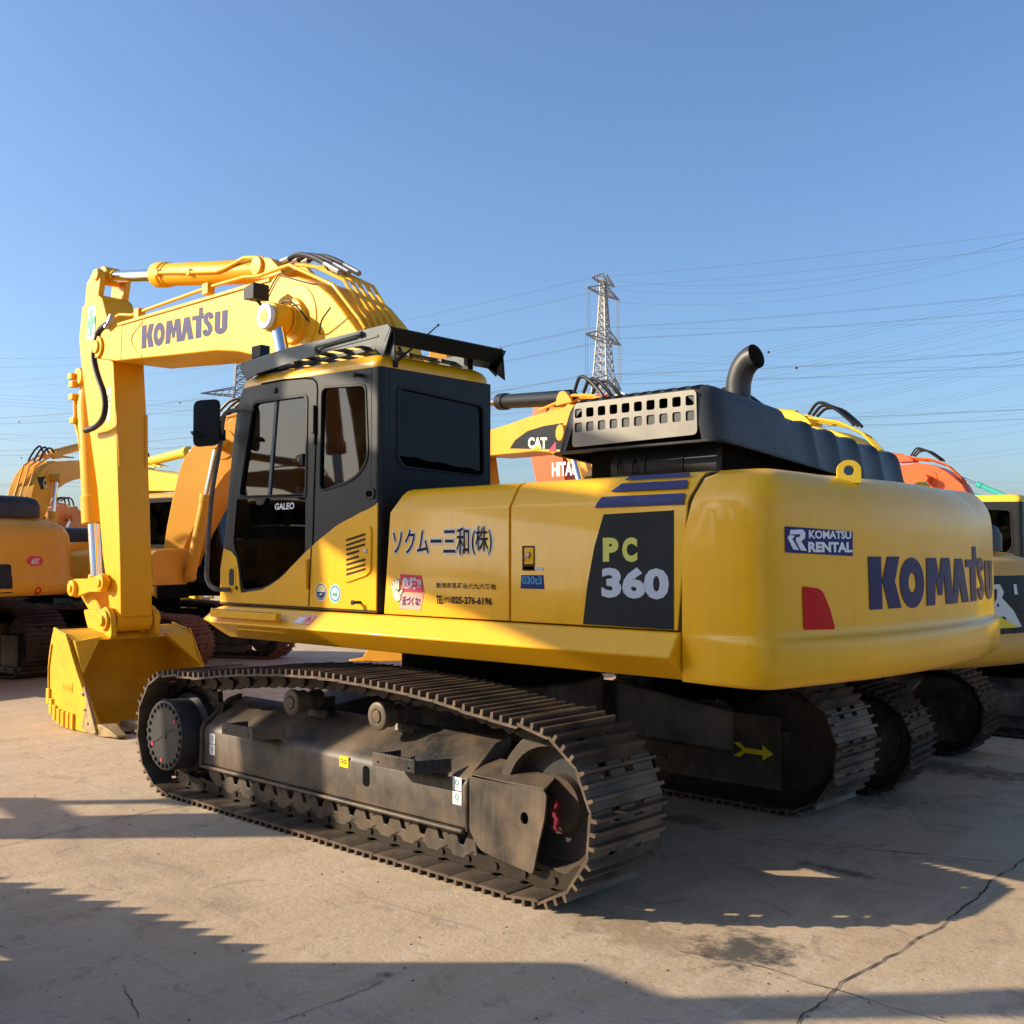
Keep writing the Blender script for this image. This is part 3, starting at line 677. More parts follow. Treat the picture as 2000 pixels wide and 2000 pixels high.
st.mi = 4; hand(st, lambda u, v, w: (-u, 1.3890+w, v), 0)
st.build('danger_sticker', ['stickred', 'pink', 'white', 'navy', 'skin'], DOOR1)
# ------------------------------------------------------------------ counterweight
from mathutils.bvhtree import BVHTree
HALF = [(-2.555, 1.385), (-2.75, 1.43), (-2.93, 1.455), (-3.01, 1.45), (-3.06, 1.42), (-3.095, 1.36), (-3.13, 1.24), (-3.17, 1.08), (-3.21, .90), (-3.245, .72), (-3.27, .45), (-3.285, .15)]
HALF = [HALF[0]]+[(p.x, p.y) for p in sweep([(x, y, 0) for x, y in HALF[1:]], 3)]
PLAN = HALF+[(x, -y) for x, y in HALF[::-1]]
def cw_ring(z, d, fx=None):
    f = -2.555-max(0, z-1.85)*.30 if fx is None else fx
    out = []
    for x, y in PLAN:
        k = min(1, max(0, (-2.6-x)/.35)); kc = .45+.55*min(1, max(0, (1.42-abs(y))/.55)); xx = x+d*k*kc
        if x > -2.6: xx = f
        sd_ = max(0, z-2.062)*.62+max(0, z-2.165)*2.4; yy_ = abs(y)*(1-d*.20*k)-sd_*(1-.35*k); out.append((min(f, xx), yy_ if y > 0 else -yy_, z))
    return out
def cw_mesh():
    mb = MB()
    LV = [(1.192, .10), (1.198, .05), (1.215, .02), (1.25, .004), (1.30, 0), (1.385, .0), (1.402, .006), (1.412, .022), (1.42, .045), (1.435, .052)]
    LV += [(1.47+.06*k, .053+.0012*k) for k in range(9)]+[(2.0, .070), (2.04, .080), (2.08, .098), (2.11, .120), (2.14, .150), (2.165, .185), (2.185, .225), (2.197, .275), (2.203, .34), (2.205, .46)]
    mb.loft([cw_ring(z, d) for z, d in LV]); bmesh.ops.triangulate(mb.bm, faces=[f for f in mb.bm.faces if len(f.verts) == 4])
    return mb
mb = cw_mesh(); BV = BVHTree.FromBMesh(mb.bm)
CW = mb.build('counterweight', 'yellow', EX, smooth=50)
def cw_hit(px, py):
    d = (FW+RT*((px-1000)/FPX)+UP*((1000-py)/FPX)).normalized(); h = BV.ray_cast(CAM, d)[0]; return h if h is not None else on('x', -3.12, px, py)
def fcw(u, v, w):       # u runs to the viewer's right along the rear face
    h = BV.ray_cast(Vector((-6, -u, v)), Vector((1, 0, 0))); p, nn = h[0], h[1]
    if p is None: return (-2.9, -u, v)
    if nn.x > 0: nn = -nn
    q = p+nn*(w+.002); return tuple(q)
def cwq(*q):
    out = []
    for a in q:
        p = cw_hit(*a); out.append((-p.y, p.z))
    return out
a, b = cwq((1698, 1191), (1944, 1199)); top = cwq((1699, 1087))[0][1]
mb = MB(); maker_word(mb, fcw, a[0], a[1], b[0]-a[0]+.02, (top-a[1])/1.0, .003, .04); mb.build('maker_name', 'blue', CW)
mb = MB(); mb.plate(rr(cwq((1532, 1028), (1664, 1038), (1664, 1086), (1533, 1079)), .008, 3), [], fcw, .003, .03)
sg = mb.build('rental_sign', 'navy', CW)
fsg = lambda u, v, w: fcw(u, v, .0045+w)
def zq(*q): return cwq(*[(1400+.31056*a, 750+.31056*b) for a, b in q])
mb = MB()
for tx, bx in (('KOMATSU', ((570, 972), (835, 925))), ('RENTAL', ((566, 1058), (842, 990)))):
    q0, q1 = zq(*bx); text(mb, tx, fsg, q0[0], q0[1], q1[0]-q0[0], (q1[1]-q0[1])*(1.0 if tx == 'KOMATSU' else .92), .035 if tx == 'KOMATSU' else .05)
mb.plate(zq((455, 918), (530, 915), (548, 935), (546, 968), (522, 990), (558, 1050), (520, 1046), (488, 985), (492, 965), (516, 960), (518, 945), (450, 946)), [], fsg, .002, .03)
mb.plate(zq((436, 965), (450, 950), (482, 955), (466, 975), (508, 1045), (472, 1040)), [], fsg, .002, .03)
mb.build('sign_writing', 'white', CW)
mb = MB(); mb.plate(rr(cwq((1566, 1145), (1597, 1149), (1606, 1156), (1620, 1190), (1630, 1229), (1569, 1230)), .012, 3), [], fcw, .003, .03); mb.build('red_marker', 'red', CW)
for px, py in ((1657, 913), (1798, 952)):
    c = on('z', 2.235, px, py); mb = MB()
    ol = rr([(-.058, -.06), (-.058, .025), (-.025, .055), (.025, .055), (.058, .025), (.058, -.06)], [.01, .06, .06, .06, .06, .01], 5)
    e = Vector((.85, .52, 0)).normalized()
    mb.plate(ol, [circ(0, .003, .026, 16)], lambda u, v, w: (c.x+e.x*u-e.y*w, c.y+e.y*u+e.x*w, c.z-.02+v), .03)
    mb.build('lifting_eye', 'lemon', CW, bevel=.006)

# ------------------------------------------------------------------ engine hood standing slightly open
HB = 2.385
tilt = lambda y: -.08*(1.0-y)
def hood_ring(y, T, ins=0., dz=0., xr=0.):
    p = rr([(-1.40-ins, HB), (-1.50-ins, T-dz), (-2.47+ins-xr, T-dz), (-2.525+ins-xr, HB)], [.008, .09, .09, .008], 5)
    return [(x, y, z+tilt(y)) for x, z in p]
RH = [(1.0, 2.69, .10, .055), (.992, 2.69, .062, .03), (.965, 2.695, .025, .012), (.92, 2.70, .006, .002), (.86, 2.70, 0, 0), (.30, 2.70, 0, 0), (.235, 2.70, 0, 0)]
y = .20
RH.append((.20, 2.672, .0, 0))
while y > -1.05:
    for dy, t, xr in ((.045, 2.665, -.004), (.12, 2.665, -.004), (.225, 2.662, -.002), (.262, 2.676, .010), (.285, 2.676, .010)):
        RH.append((y-dy, t, 0, 0, xr))
    y -= .30
RH += [(y-.02, 2.655, 0, 0), (y-.05, 2.62, .02, 0)]
mb = MB(); mb.loft([hood_ring(r[0], r[1], r[2], r[3], r[4] if len(r) > 4 else 0) for r in RH], cap=False, closed=False)
r0 = hood_ring(1.0, 2.69, .10, .055)
holes = []
for row, (za, zb) in enumerate(((2.575, 2.628), (2.495, 2.548))):
    for k in range(10):
        x = -1.605-k*.0835
        holes.append(rr([(x+.027, za), (x+.027, zb), (x-.027, zb), (x-.027, za)], .012, 3))
mb.plate([(p[0], p[2]) for p in r0], holes, lambda u, v, w: (u, .999+w, v), -.012)
pl = [(p[0], p[2]) for p in r0]; 
BVH_ = BVHTree.FromBMesh(mb.bm)
HOOD = mb.build('engine_hood', 'hoodgrey', EX, smooth=40)
mb = MB(); gp = rr([(-1.555, 2.41), (-1.575, 2.66), (-2.395, 2.655), (-2.40, 2.42)], .03, 4)
mb.plate(gp, holes, lambda u, v, w: (u, 1.0005+w, v), .006); mb.build('side_grille', 'grille', HOOD)
def fsh(u, v, w):       # the rounded shoulder above the grille
    q = .70711; h = BVH_.ray_cast(Vector((u, .955+.5-q*v, 2.68+.5+q*v)), Vector((0, -q, -q)))
    p = h[0] if h[0] is not None else Vector((u, .955, 2.68)); return (p.x, p.y+q*(w+.001), p.z+q*(w+.001))
for k in range(10):       # dark patches on the shoulder, painting the shade of open slots
    x = -1.615-k*.0835; mb = MB()
    mb.plate(rr([(x+.026, -.030), (x+.022, .034), (x-.022, .034), (x-.026, -.030)], .012, 3), [], fsh, .0015, .015)
    mb.build('painted_slot', 'dark', HOOD)
mb = MB()       # lip round the lower edge, and the dark machinery that shows under it
mb.plate(rr([(-1.385, 1.012), (-2.54, 1.012), (-2.54, -1.28), (-1.385, -1.28)], .09, 5), [rr([(-1.42, .97), (-2.50, .97), (-2.50, -1.25), (-1.42, -1.25)], .06, 5)], lambda u, v, w: (u, v, HB+tilt(v)-.006+w), .012)
mb.build('hood_rim', 'charcoal', HOOD)
mb = MB(); mb.box(-2.42, -1.56, .28, .90, 2.46, 2.635); mb.box(-2.44, -1.52, -.95, .80, 2.19, 2.40)  # upper box is an added dark backing that blackens the grille holes
mb.build('engine', 'dark', EX, bevel=.03)
mb = MB(); mb.tube([(-1.72, .74, 2.285), (-2.42, .74, 2.285)], .12, 20)
for x in (-1.95, -2.2): mb.tube([(x, .74, 2.285), (x-.012, .74, 2.285)], .126, 20)
mb.tube(sweep([(-1.78, .85, 2.33), (-1.78, .875, 2.30), (-1.79, .88, 2.25), (-1.80, .88, 2.245), (-1.87, .88, 2.245), (-1.89, .88, 2.25), (-1.89, .875, 2.30), (-1.89, .85, 2.33)], 3), .006, 6)
mb.build('muffler', 'black', EX, bevel=.004)
mb = MB()
for x in (-1.50, -2.40):
    mb.obox((x, .3, 2.19), (x, .3, 2.45), .03, .03); mb.obox((x, -1.1, 2.15), (x, -1.15, 2.30), .03, .03)
mb.build('hood_stays', 'black', EX)
mb = MB(); PX = -2.22; PY = .30
pth = sweep([(PX, PY, 2.58), (PX, PY, 2.74), (PX-.008, PY, 2.81), (PX-.035, PY, 2.875), (PX-.08, PY+.003, 2.918), (PX-.125, PY+.008, 2.932)], 6)
mb.tube(pth, [.072]*len(pth), 22, cap=False)
inner = [p for p in pth][::-1]
mb.tube(inner, [.065]*len(inner), 22, cap=False)
e1 = [v.co.copy() for v in mb.bm.verts]
mb.mi = 1
mb.build('exhaust_pipe', ['hoodgrey', 'dark'], HOOD, smooth=60)

# ------------------------------------------------------------------ cab
YL = 1.38
outer = z3(YL, (172, 1600), (190, 1430), (232, 980), (262, 700), (300, 440), (326, 262), (352, 248))+z3(YL, (430, 224), (560, 194), (680, 174), (770, 168), (1000, 148))
outer = [(1.497, 1.435), (1.485, 1.60), (1.478, 1.80), (1.42, 2.25), (1.365, 2.60), (1.315, 2.86), (1.24, 3.005), (.9, 3.015), (.3, 3.0), (-.22, 2.985), (-.22, 1.435)]
wdoor = rr(z3(YL, (372, 348), (706, 300), (697, 918), (284, 930)), .05, 6)
wlow = rr(z3(YL, (266, 952), (697, 938), (694, 1280), (618, 1362), (538, 1440), (478, 1480), (430, 1504), (306, 1522), (296, 1470), (288, 1390), (272, 1310), (250, 1262), (246, 1200)), [.02, .02, .02, .03, .03, .03, .03, .04, .03, .03, .03, .02, .02], 3)
wside = rr(z3(YL, (802, 252), (1076, 234), (1088, 690), (1040, 782), (962, 838), (806, 892), (790, 868)), [.05, .05, .10, .06, .10, .03, .02], 5)
mb = MB(); mb.plate(outer, [wdoor, wlow, wside], lambda u, v, w: (u, YL-.035+w, v), .035)
mb.prism(rr([(-.30, 1.30), (-.22, 1.30), (-.22, 1.38), (-.30, 1.38)], [.004, .004, .004, .055], 6), 1.435, 2.985, 'z')
hr = [(p.y, p.z) for p in (on('x', -.30, 380+.31056*a, 680+.31056*b) for a, b in ((1285, 248), (1812, 368), (1818, 805), (1318, 742), (1284, 690)))]
wrear = rr(hr, [.05, .05, .05, .05, .03], 6)
mb.plate([(.38, 1.435), (1.30, 1.435), (1.30, 2.985), (.38, 2.985)], [wrear], lambda u, v, w: (-.30+w, u, v), .035)
mb.plate([(1.497, 1.435), (1.478, 1.80), (1.365, 2.60), (1.315, 2.86), (1.24, 3.005), (-.265, 2.985), (-.265, 1.435)], [rr([(1.25, 2.90), (.72, 2.92), (.72, 1.75), (1.40, 1.75)], .05, 4), rr([(.62, 2.92), (-.12, 2.90), (-.12, 2.12), (.62, 2.12)], .05, 4)], lambda u, v, w: (u, .38+w, v), .035)
fprof = [(1.497, 1.435), (1.478, 1.80), (1.42, 2.25), (1.365, 2.60), (1.315, 2.86), (1.24, 3.0)]
for ya, yb in ((1.30, 1.345), (.415, .46)):
    mb.loft([[(x, ya, z), (x, yb, z), (x-.06, yb, z), (x-.06, ya, z)] for x, z in fprof])
mb.box(1.43, 1.497, .46, 1.30, 1.436, 1.52)
CB = mb.build('cab', 'charcoal', EX, bevel=.007, seg=2)
sw = [(750, 981), (736, 986), (722, 994), (706, 1001), (690, 1010), (674, 1018), (659, 1027), (638, 1044), (622, 1057), (610, 1068), (594, 1083), (572, 1106), (560, 1119), (547, 1131), (529, 1144), (513, 1152), (473, 1158), (470, 1140), (468, 1115), (464, 1090), (454, 1077), (439, 1071), (433, 1110), (431, 1176), (735, 1194)]
swp = xz(YL, *sw); swp = [(max(-.298, min(1.498, x)), max(1.437, z)) for x, z in swp]; swp[-1] = (-.29, 1.437); swp[-2] = (1.498, 1.437); swp[0] = (-.296, swp[0][1])
mb = MB(); mb.plate(swp, [], lambda u, v, w: (u, YL+.001+w, v), .011)
SWP = mb.build('yellow_lower_panel', 'yellow', CB, bevel=.004)
mb = MB(); mb.plate([(.385, 1.44), (1.375, 1.44), (1.375, 1.86), (.385, 1.86)], [], lambda u, v, w: (-.302-w, u, v), .006); mb.build('rear_lower_panel', 'charcoal', CB)
def line(pts, w, y, th=.003): return lambda mb: mb.plate(stroke(pts, w), [], lambda u, v, k: (u, y+k, v), th)
mb = MB()
seam = z3(YL, (420, 226), (560, 200), (690, 188), (745, 192), (768, 215), (774, 260), (765, 560), (752, 900), (744, 1246))
line(seam, .012, YL)(mb)
mb.build('door_gap', 'dark', CB)
mb = MB(); line(z3(YL, (744, 1250), (735, 1450), (728, 1622)), .010, YL+.012)(mb)
line([(1.49, 1.445), (-.29, 1.445)], .012, YL+.011)(mb)
mb.build('lower_door_gap', 'seam', CB)
for nm, poly, ml, fn in (('door_window', wdoor, 'glass', lambda u, v, w: (u, YL-.02+w, v)), ('lower_door_window', wlow, 'darkglass', lambda u, v, w: (u, YL-.012+w, v)), ('side_window', wside, 'glass', lambda u, v, w: (u, YL-.016+w, v)), ('rear_window', wrear, 'darkglass', lambda u, v, w: (-.286+w, u, v))):
    mb = MB(); mb.plate(poly, [], fn, .004); mb.build(nm, ml, CB)
for poly in ([(1.25, 2.90), (.72, 2.92), (.72, 1.75), (1.40, 1.75)], [(.62, 2.92), (-.12, 2.90), (-.12, 2.12), (.62, 2.12)]):
    mb = MB(); mb.plate(poly, [], lambda u, v, w: (u, .395+w, v), .004); mb.build('right_window', 'glass', CB)
mb = MB(); mb.loft([[(x-.02, .46, z), (x-.02, 1.30, z), (x-.024, 1.30, z), (x-.024, .46, z)] for x, z in fprof]); mb.build('windscreen', 'glass', CB)
def ringof(poly, k):
    cx = sum(p[0] for p in poly)/len(poly); cy = sum(p[1] for p in poly)/len(poly)
    return [(p[0]+(p[0]-cx)/math.hypot(p[0]-cx, p[1]-cy)*k, p[1]+(p[1]-cy)/math.hypot(p[0]-cx, p[1]-cy)*k) for p in poly]
mb = MB()
for poly, k in ((wdoor, .022), (wside, .016)):
    mb.plate(ringof(poly, k), [ringof(poly, -.004)], lambda u, v, w: (u, YL-.004+w, v), .010)
mb.plate(ringof(wrear, .022), [ringof(wrear, -.005)], lambda u, v, w: (-.296-w, u, v), .010)
mb.plate(stroke(z3(YL, (262, 942), (705, 928)), .022), [], lambda u, v, w: (u, YL-.004+w, v), .010)
mb.build('window_seals', 'black', CB, bevel=.003)
mb = MB(); mb.plate(stroke(z3(YL, (508, 330), (462, 925)), .03), [], lambda u, v, w: (u, YL-.024+w, v), .018); mb.build('window_sash', 'guardgrey', CB, bevel=.003)
mb = MB(); p0 = z3(YL, (680, 700))[0]; mb.box(p0[0]-.012, p0[0]+.012, YL-.01, YL+.01, p0[1]-.04, p0[1]+.04); mb.build('window_catch', 'black', CB, bevel=.004)
mb = MB(); p0 = z3(YL, (420, 962))[0]; mb.prism(rr([(p0[0]-.08, p0[1]+.02), (p0[0]+.06, p0[1]+.02), (p0[0]+.04, p0[1]-.03), (p0[0]-.04, p0[1]-.03)], .02, 4), YL-.005, YL+.014); mb.build('door_handle', 'black', CB, bevel=.005)
mb = MB(); q = z3(YL, (503, 1018), (626, 985)); text(mb, 'GALEO', lambda u, v, w: (q[0][0]-u, YL-.004+w, q[0][1]+v+.0*u), 0, 0, q[0][0]-q[1][0], .046, .03, .004, .12); mb.build('door_badge', 'white', CB)
mb = MB()
for a, b in ((508, 266),):
    p0 = z3(YL, (a, b))[0]; mb.lathe((p0[0], YL, p0[1]), [(0, .022), (.012, .020), (.014, .001)], 14)
p0 = z3(YL, (1050, 172))[0]; mb.cyl((p0[0], YL, p0[1]), (p0[0]+.01, YL+.05, p0[1]), .012, 10); mb.lathe((p0[0]+.01, YL+.05, p0[1]), [(0, .018), (.012, .018), (.014, .001)], 12)
p0 = z3(YL, (1052, 1598))[0]; mb.cyl((p0[0], YL+.01, p0[1]), (p0[0]+.01, YL+.06, p0[1]), .010, 10); mb.lathe((p0[0]+.01, YL+.06, p0[1]), [(0, .016), (.012, .016), (.014, .001)], 12)
p0 = z3(YL, (275, 1508))[0]; mb.lathe((p0[0], YL+.012, p0[1]), [(0, .016), (.006, .014), (.007, .001)], 12)
mb.build('door_stops', 'black', CB)
mb = MB(); p0 = z3(YL, (1104, 916))[0]
mb.plate(rr([(p0[0]-.05, p0[1]-.035), (p0[0]+.05, p0[1]-.035), (p0[0]+.05, p0[1]+.035), (p0[0]-.05, p0[1]+.035)], .03, 5), [rr([(p0[0]-.03, p0[1]-.018), (p0[0]+.03, p0[1]-.018), (p0[0]+.03, p0[1]+.018), (p0[0]-.03, p0[1]+.018)], .015, 4)], lambda u, v, w: (u, YL+w, v), .008); mb.build('pillar_socket', 'charcoal', CB, bevel=.003)
mb = MB(); mb.plate(rr([(p0[0]-.03, p0[1]-.018), (p0[0]+.03, p0[1]-.018), (p0[0]+.03, p0[1]+.018), (p0[0]-.03, p0[1]+.018)], .015, 4), [], lambda u, v, w: (u, YL+w, v), .002); mb.build('socket_opening', 'dark', CB)
mb = MB(); p0 = z3(YL, (755, 450))[0]; mb.box(p0[0]-.018, p0[0]+.018, YL, YL+.024, p0[1]-.095, p0[1]+.095); p0 = z3(YL, (760, 540))[0]; mb.box(p0[0]-.01, p0[0]+.01, YL, YL+.016, p0[1]-.07, p0[1]+.02)
mb.build('upper_hinge', 'black', CB, bevel=.004)
mb = MB(); p0 = z3(YL, (720, 1420))[0]; mb.box(p0[0]-.016, p0[0]+.016, YL+.012, YL+.034, p0[1]-.10, p0[1]+.10); mb.build('lower_hinge', 'yellow', CB, bevel=.004)
mb = MB(); pl_ = z3(YL, (245, 1440))[0]; mb.plate(rr([(pl_[0]-.05, pl_[1]-.08), (pl_[0]+.05, pl_[1]-.08), (pl_[0]+.05, pl_[1]+.08), (pl_[0]-.05, pl_[1]+.08)], .04, 5), [], lambda u, v, w: (u, YL+.012+w, v), .004); mb.build('latch_recess', 'yellow', CB)
mb = MB(); mb.plate(rr([(pl_[0]-.03, pl_[1]-.062), (pl_[0]+.03, pl_[1]-.062), (pl_[0]+.03, pl_[1]+.062), (pl_[0]-.03, pl_[1]+.062)], .028, 5), [], lambda u, v, w: (u, YL+.0165+w, v), .003); mb.build('latch_opening', 'black', CB)
# louvred flap
gq = z3(YL, (966, 1165), (1110, 1118), (1126, 1135), (1122, 1400), (1095, 1430), (970, 1474), (944, 1460), (955, 1180)); gq = rr(gq, .02, 3)
mb = MB(); mb.plate(gq, [], lambda u, v, w: (u, YL+.012+w, v), .010); lv = mb.build('vent_flap', 'yellow', CB, bevel=.005)
mb = MB()
for i, (xa, ya, xb, yb) in enumerate(((972, 1208, 1092, 1170), (972, 1240, 1092, 1200), (972, 1268, 1090, 1234), (972, 1298, 1052, 1276), (972, 1332, 1050, 1310), (972, 1362, 1092, 1328), (972, 1394, 1092, 1360), (972, 1424, 1092, 1388))):
    mb.plate(stroke(z3(YL, (xa, ya), (xb, yb)), .014), [], lambda u, v, w: (u, YL+.0222+w, v), .002)
mb.build('vent_slots', 'seam', CB)
mb = MB(); p0 = z3(YL, (1094, 1276))[0]; mb.lathe((p0[0], YL+.022, p0[1]), [(0, .016), (.006, .014), (.007, .001)], 14); mb.build('flap_lock', 'steel', CB)
# round stickers
for (cx, cy), ring in (((806, 1533), 'navy'), ((894, 1543), 'cyan')):
    c = z3(YL, (cx, cy))[0]; mb = MB(); y0 = YL+.0125
    mb.plate(circ(c[0], c[1], .060, 28), [], lambda u, v, w: (u, y0+w, v), .0015)
    mb.mi = 1; mb.plate(circ(c[0], c[1], .054, 28), [circ(c[0], c[1], .040 if ring == 'cyan' else .047, 24)], lambda u, v, w: (u, y0+.0015+w, v), .001)
    mb.mi = 2
    if ring == 'navy':
        mb.mi = 3
        for k in range(9):
            a = pi*(k+.5)/9; mb.plate([(c[0]+.018*cos(a-.1), c[1]+.018*sin(a-.1)), (c[0]+.042*cos(a-.12), c[1]+.042*sin(a-.12)), (c[0]+.042*cos(a+.12), c[1]+.042*sin(a+.12)), (c[0]+.018*cos(a+.1), c[1]+.018*sin(a+.1))], [], lambda u, v, w: (u, y0+.0016+w, v), .001)
        mb.mi = 1; mb.plate([(c[0]+.042*cos(pi+pi*k/12), c[1]+.042*sin(pi+pi*k/12)) for k in range(13)], [], lambda u, v, w: (u, y0+.0016+w, v), .001)
        mb.mi = 0; mb.plate([(c[0]-.022, c[1]-.005), (c[0]-.002, c[1]-.022), (c[0]+.022, c[1]-.02), (c[0]+.004, c[1]-.01)], [], lambda u, v, w: (u, y0+.0028+w, v), .001)
    else:
        for dx in (-.018, 0, .018): mb.plate(circ(c[0]+dx, c[1]-.006, .008, 10, .016), [], lambda u, v, w: (u, y0+.0016+w, v), .001)
    mb.build('round_sticker', ['white', ring, 'green', 'stickyellow'], CB)
# roof
mb = MB(); rl = [(1.27, .40), (-.28, .40), (-.28, 1.36), (1.27, 1.36)]
def roof_ring(z, d, dzf=0.):
    return [(x, y, z+max(0, x)*.02) for x, y in rr([(1.285-d*2.0, .385+d), (-.297+d, .385+d), (-.297+d, 1.375-d), (1.285-d*2.0, 1.375-d)], [.10, .07, .07, .10], 5)]
mb.loft([roof_ring(2.975, .0), roof_ring(3.0, -.004), roof_ring(3.03, .004), roof_ring(3.055, .02), roof_ring(3.075, .05), roof_ring(3.085, .09), roof_ring(3.088, .2)])
mb.build('cab_roof', 'yellow', CB, smooth=60)
# inside: seat, console, floor
mb = MB(); mb.box(-.26, 1.42, .42, 1.34, 1.45, 1.50); mb.box(-.255, -.235, .42, 1.34, 1.45, 2.10); mb.build('cab_floor', 'dark', CB)
mb = MB()
mb.loft([[(.65, .70, 1.92), (.65, 1.14, 1.92), (.65, 1.14, 2.03), (.65, .70, 2.03)], [(.15, .70, 1.88), (.15, 1.14, 1.88), (.15, 1.14, 2.0), (.15, .70, 2.0)]])
mb.loft([[(.25, .70, 1.98), (.25, 1.14, 1.98), (.12, 1.14, 1.98), (.12, .70, 1.98)], [(.10, .73, 2.55), (.10, 1.11, 2.55), (.0, 1.11, 2.55), (.0, .73, 2.55)]])
mb.loft([[(.07, .80, 2.58), (.07, 1.04, 2.58), (.0, 1.04, 2.58), (.0, .80, 2.58)], [(.05, .82, 2.78), (.05, 1.02, 2.78), (-.02, 1.02, 2.78), (-.02, .82, 2.78)]])
mb.box(.2, .6, .75, 1.1, 1.5, 1.9)
mb.box(.05, .75, 1.17, 1.30, 1.85, 2.08); mb.box(.05, .75, .50, .64, 1.85, 2.08)
mb.build('operator_seat', 'black', CB, bevel=.03, seg=3)
# mirror and handrail
mb = MB(); hp_ = [on('y', 1.47, *q) for q in ((470, 796), (452, 800), (440, 808), (434, 830), (430, 870), (416, 950), (409, 1020), (404, 1110), (405, 1132), (412, 1145), (424, 1151), (432, 1152))]
hp_[0].y = 1.37; hp_[0].x -= .02; hp_[-1].y = 1.40; hp_[1].y = 1.43
mb.tube(sweep(hp_, 4), .017, 10); mb.build('handrail', 'greyhose', CB)
mb = MB(); c = on('y', 1.56, 404, 826)
m_ = [(-.095, -.17), (.095, -.17), (.095, .17), (-.095, .17)]
e = Vector((-.78, .62, 0)).normalized(); tt = Vector((-e.y, e.x, 0))
def mr(k, sc): return [tuple(c+e*k+tt*(u*sc)+Vector((0, 0, v*sc+u*.10))) for u, v in rr(m_, .05, 4)]
mb.loft([mr(-.05, .72), mr(-.035, .92), mr(0, 1.0), mr(.02, .98), mr(.024, .9)])
mb.build('mirror', 'black', CB, bevel=.004)
mb = MB(); mb.tube(sweep([c-e*.02+Vector((0, 0, -.06))-tt*.03, c+e*.05+Vector((0, 0, -.085))-tt*.09, on('y', 1.47, 431, 852)], 5), .014, 8)
q = on('y', 1.47, 431, 850); mb.obox(q-Vector((0, 0, .04)), q+Vector((0, 0, .04)), .055, .05); mb.build('mirror_arm', 'black', CB, bevel=.004)
# antenna
mb = MB(); a = on('x', -.31, 773, 708); b = on('x', -.42, 856, 635); mb.tube([a, a.lerp(b, .5), b], [.008, .006, .004], 8); mb.lathe(a, [(-.03, .016), (.02, .018)], 10, 'z'); mb.lathe(b, [(-.006, .007), (.008, .007)], 8, 'z'); mb.build('antenna', 'black', CB)
# roof guard
mb = MB(); mb.plate([(.38, 0), (1.42, 0), (1.42, .14), (.38, .14)], [], lambda u, v, w: (-.45+v*.4+w, u, 3.20-v*.62), .01)
mb.plate([(-.44, .40), (-.05, .40), (-.05, 1.41), (-.44, 1.41)], [], lambda u, v, w: (u, v, 3.197+w), .012)
for y0 in (.40, 1.38): mb.plate([(-.44, 3.20), (-.46, 2.99), (-.30, 3.10)], [], lambda u, v, w: (u, y0+w, v), .012)
GD = mb.build('roof_guard', 'charcoal', EX, bevel=.002)
gl_ = [(1.14, 3.05), (1.22, 3.15), (1.19, 3.185), (.67, 3.215), (-.42, 3.225), (-.45, 3.19), (-.375, 3.025), (-.30, 3.09), (-.17, 3.125), (.2, 3.135), (.99, 3.085)]
for y0 in (1.408, .40):
    mb = MB(); mb.plate(gl_, [], lambda u, v, w: (u, y0+w, v), .012)
    if y0 > 1:
        mb.tube(sweep([(.28, 1.425, 3.125), (.28, 1.445, 3.165), (.22, 1.445, 3.178), (-.15, 1.445, 3.195), (-.18, 1.42, 3.20)], 4), .012, 8)
        mb.plate([(.33, 3.152), (-.33, 3.170), (-.33, 3.158), (.33, 3.140)], [], lambda u, v, w: (u, 1.420+w, v), .006)
        mb.plate([(-.14, 3.22), (-.17, 3.22), (-.17, 3.165), (-.14, 3.165)], [], lambda u, v, w: (u, 1.420+w, v), .007)
    mb.build('guard_side', 'guardgrey', GD, bevel=.003)
mb = MB()
for k in range(6): mb.box(.02+k*.19, .09+k*.19, .41, 1.41, 3.165, 3.18)
for y0 in (.6, .9, 1.2): mb.box(-.05, 1.1, y0-.015, y0+.015, 3.14, 3.165)
mb.box(1.05, 1.17, .41, 1.41, 3.10, 3.16)
mb.build('guard_slats', 'guardgrey', GD, bevel=.002)
mb = MB()
for x, z in ((1.0, 3.10), (-.20, 3.08)):
    for y0 in (.50, 1.28): mb.obox((x, y0, z-.04), (x, y0, 3.16), .05, .04)
mb.build('guard_brackets', 'black', GD)
mb = MB(); p = on('y', 1.40, 503, 692); mb.box(p.x-.07, p.x+.05, 1.34, 1.42, p.z-.03, p.z+.06); mb.build('guard_lamp', 'black', GD, bevel=.008)
# ------------------------------------------------------------------ boom
BY = .33
tipc = on('y', BY, 190, 679)
bt = [(182.5, 679), (184, 690), (191, 701), (226, 705), (275, 700), (348, 693), (423, 685), (464, 687), (491, 693)]
low = xz(BY, *bt)+[(2.45, 3.50), (2.10, 3.25), (1.75, 2.85), (1.40, 2.35), (1.15, 1.95), (1.05, 1.72), (.90, 1.66), (.76, 1.74), (.74, 1.92), (.86, 2.45), (1.0, 2.95), (1.15, 3.40)]
up_ = [(697, 644), (667, 603), (646, 577), (617, 553), (581, 540), (555, 541), (541, 536), (529, 547), (477, 561), (399, 582), (330, 606), (254, 628), (228, 637), (205, 655), (190, 665)]
prof = low+xz(BY, *up_)
mb = MB(); mb.prism(prof, -BY, BY)
BM = mb.build('boom', 'boomyellow', EX, bevel=.012, seg=2)
mb = MB()       # fork bosses, pin ends
tc_ = on('y', BY, 192, 678)
mb.lathe((tc_.x, BY, tc_.z), [(0, .125), (.025, .12), (.025, .07), (.045, .07), (.05, .001)], 28)
mb.lathe((tc_.x, -BY, tc_.z), [(0, .125), (-.025, .12), (-.025, .07), (-.045, .07), (-.05, .001)], 28)
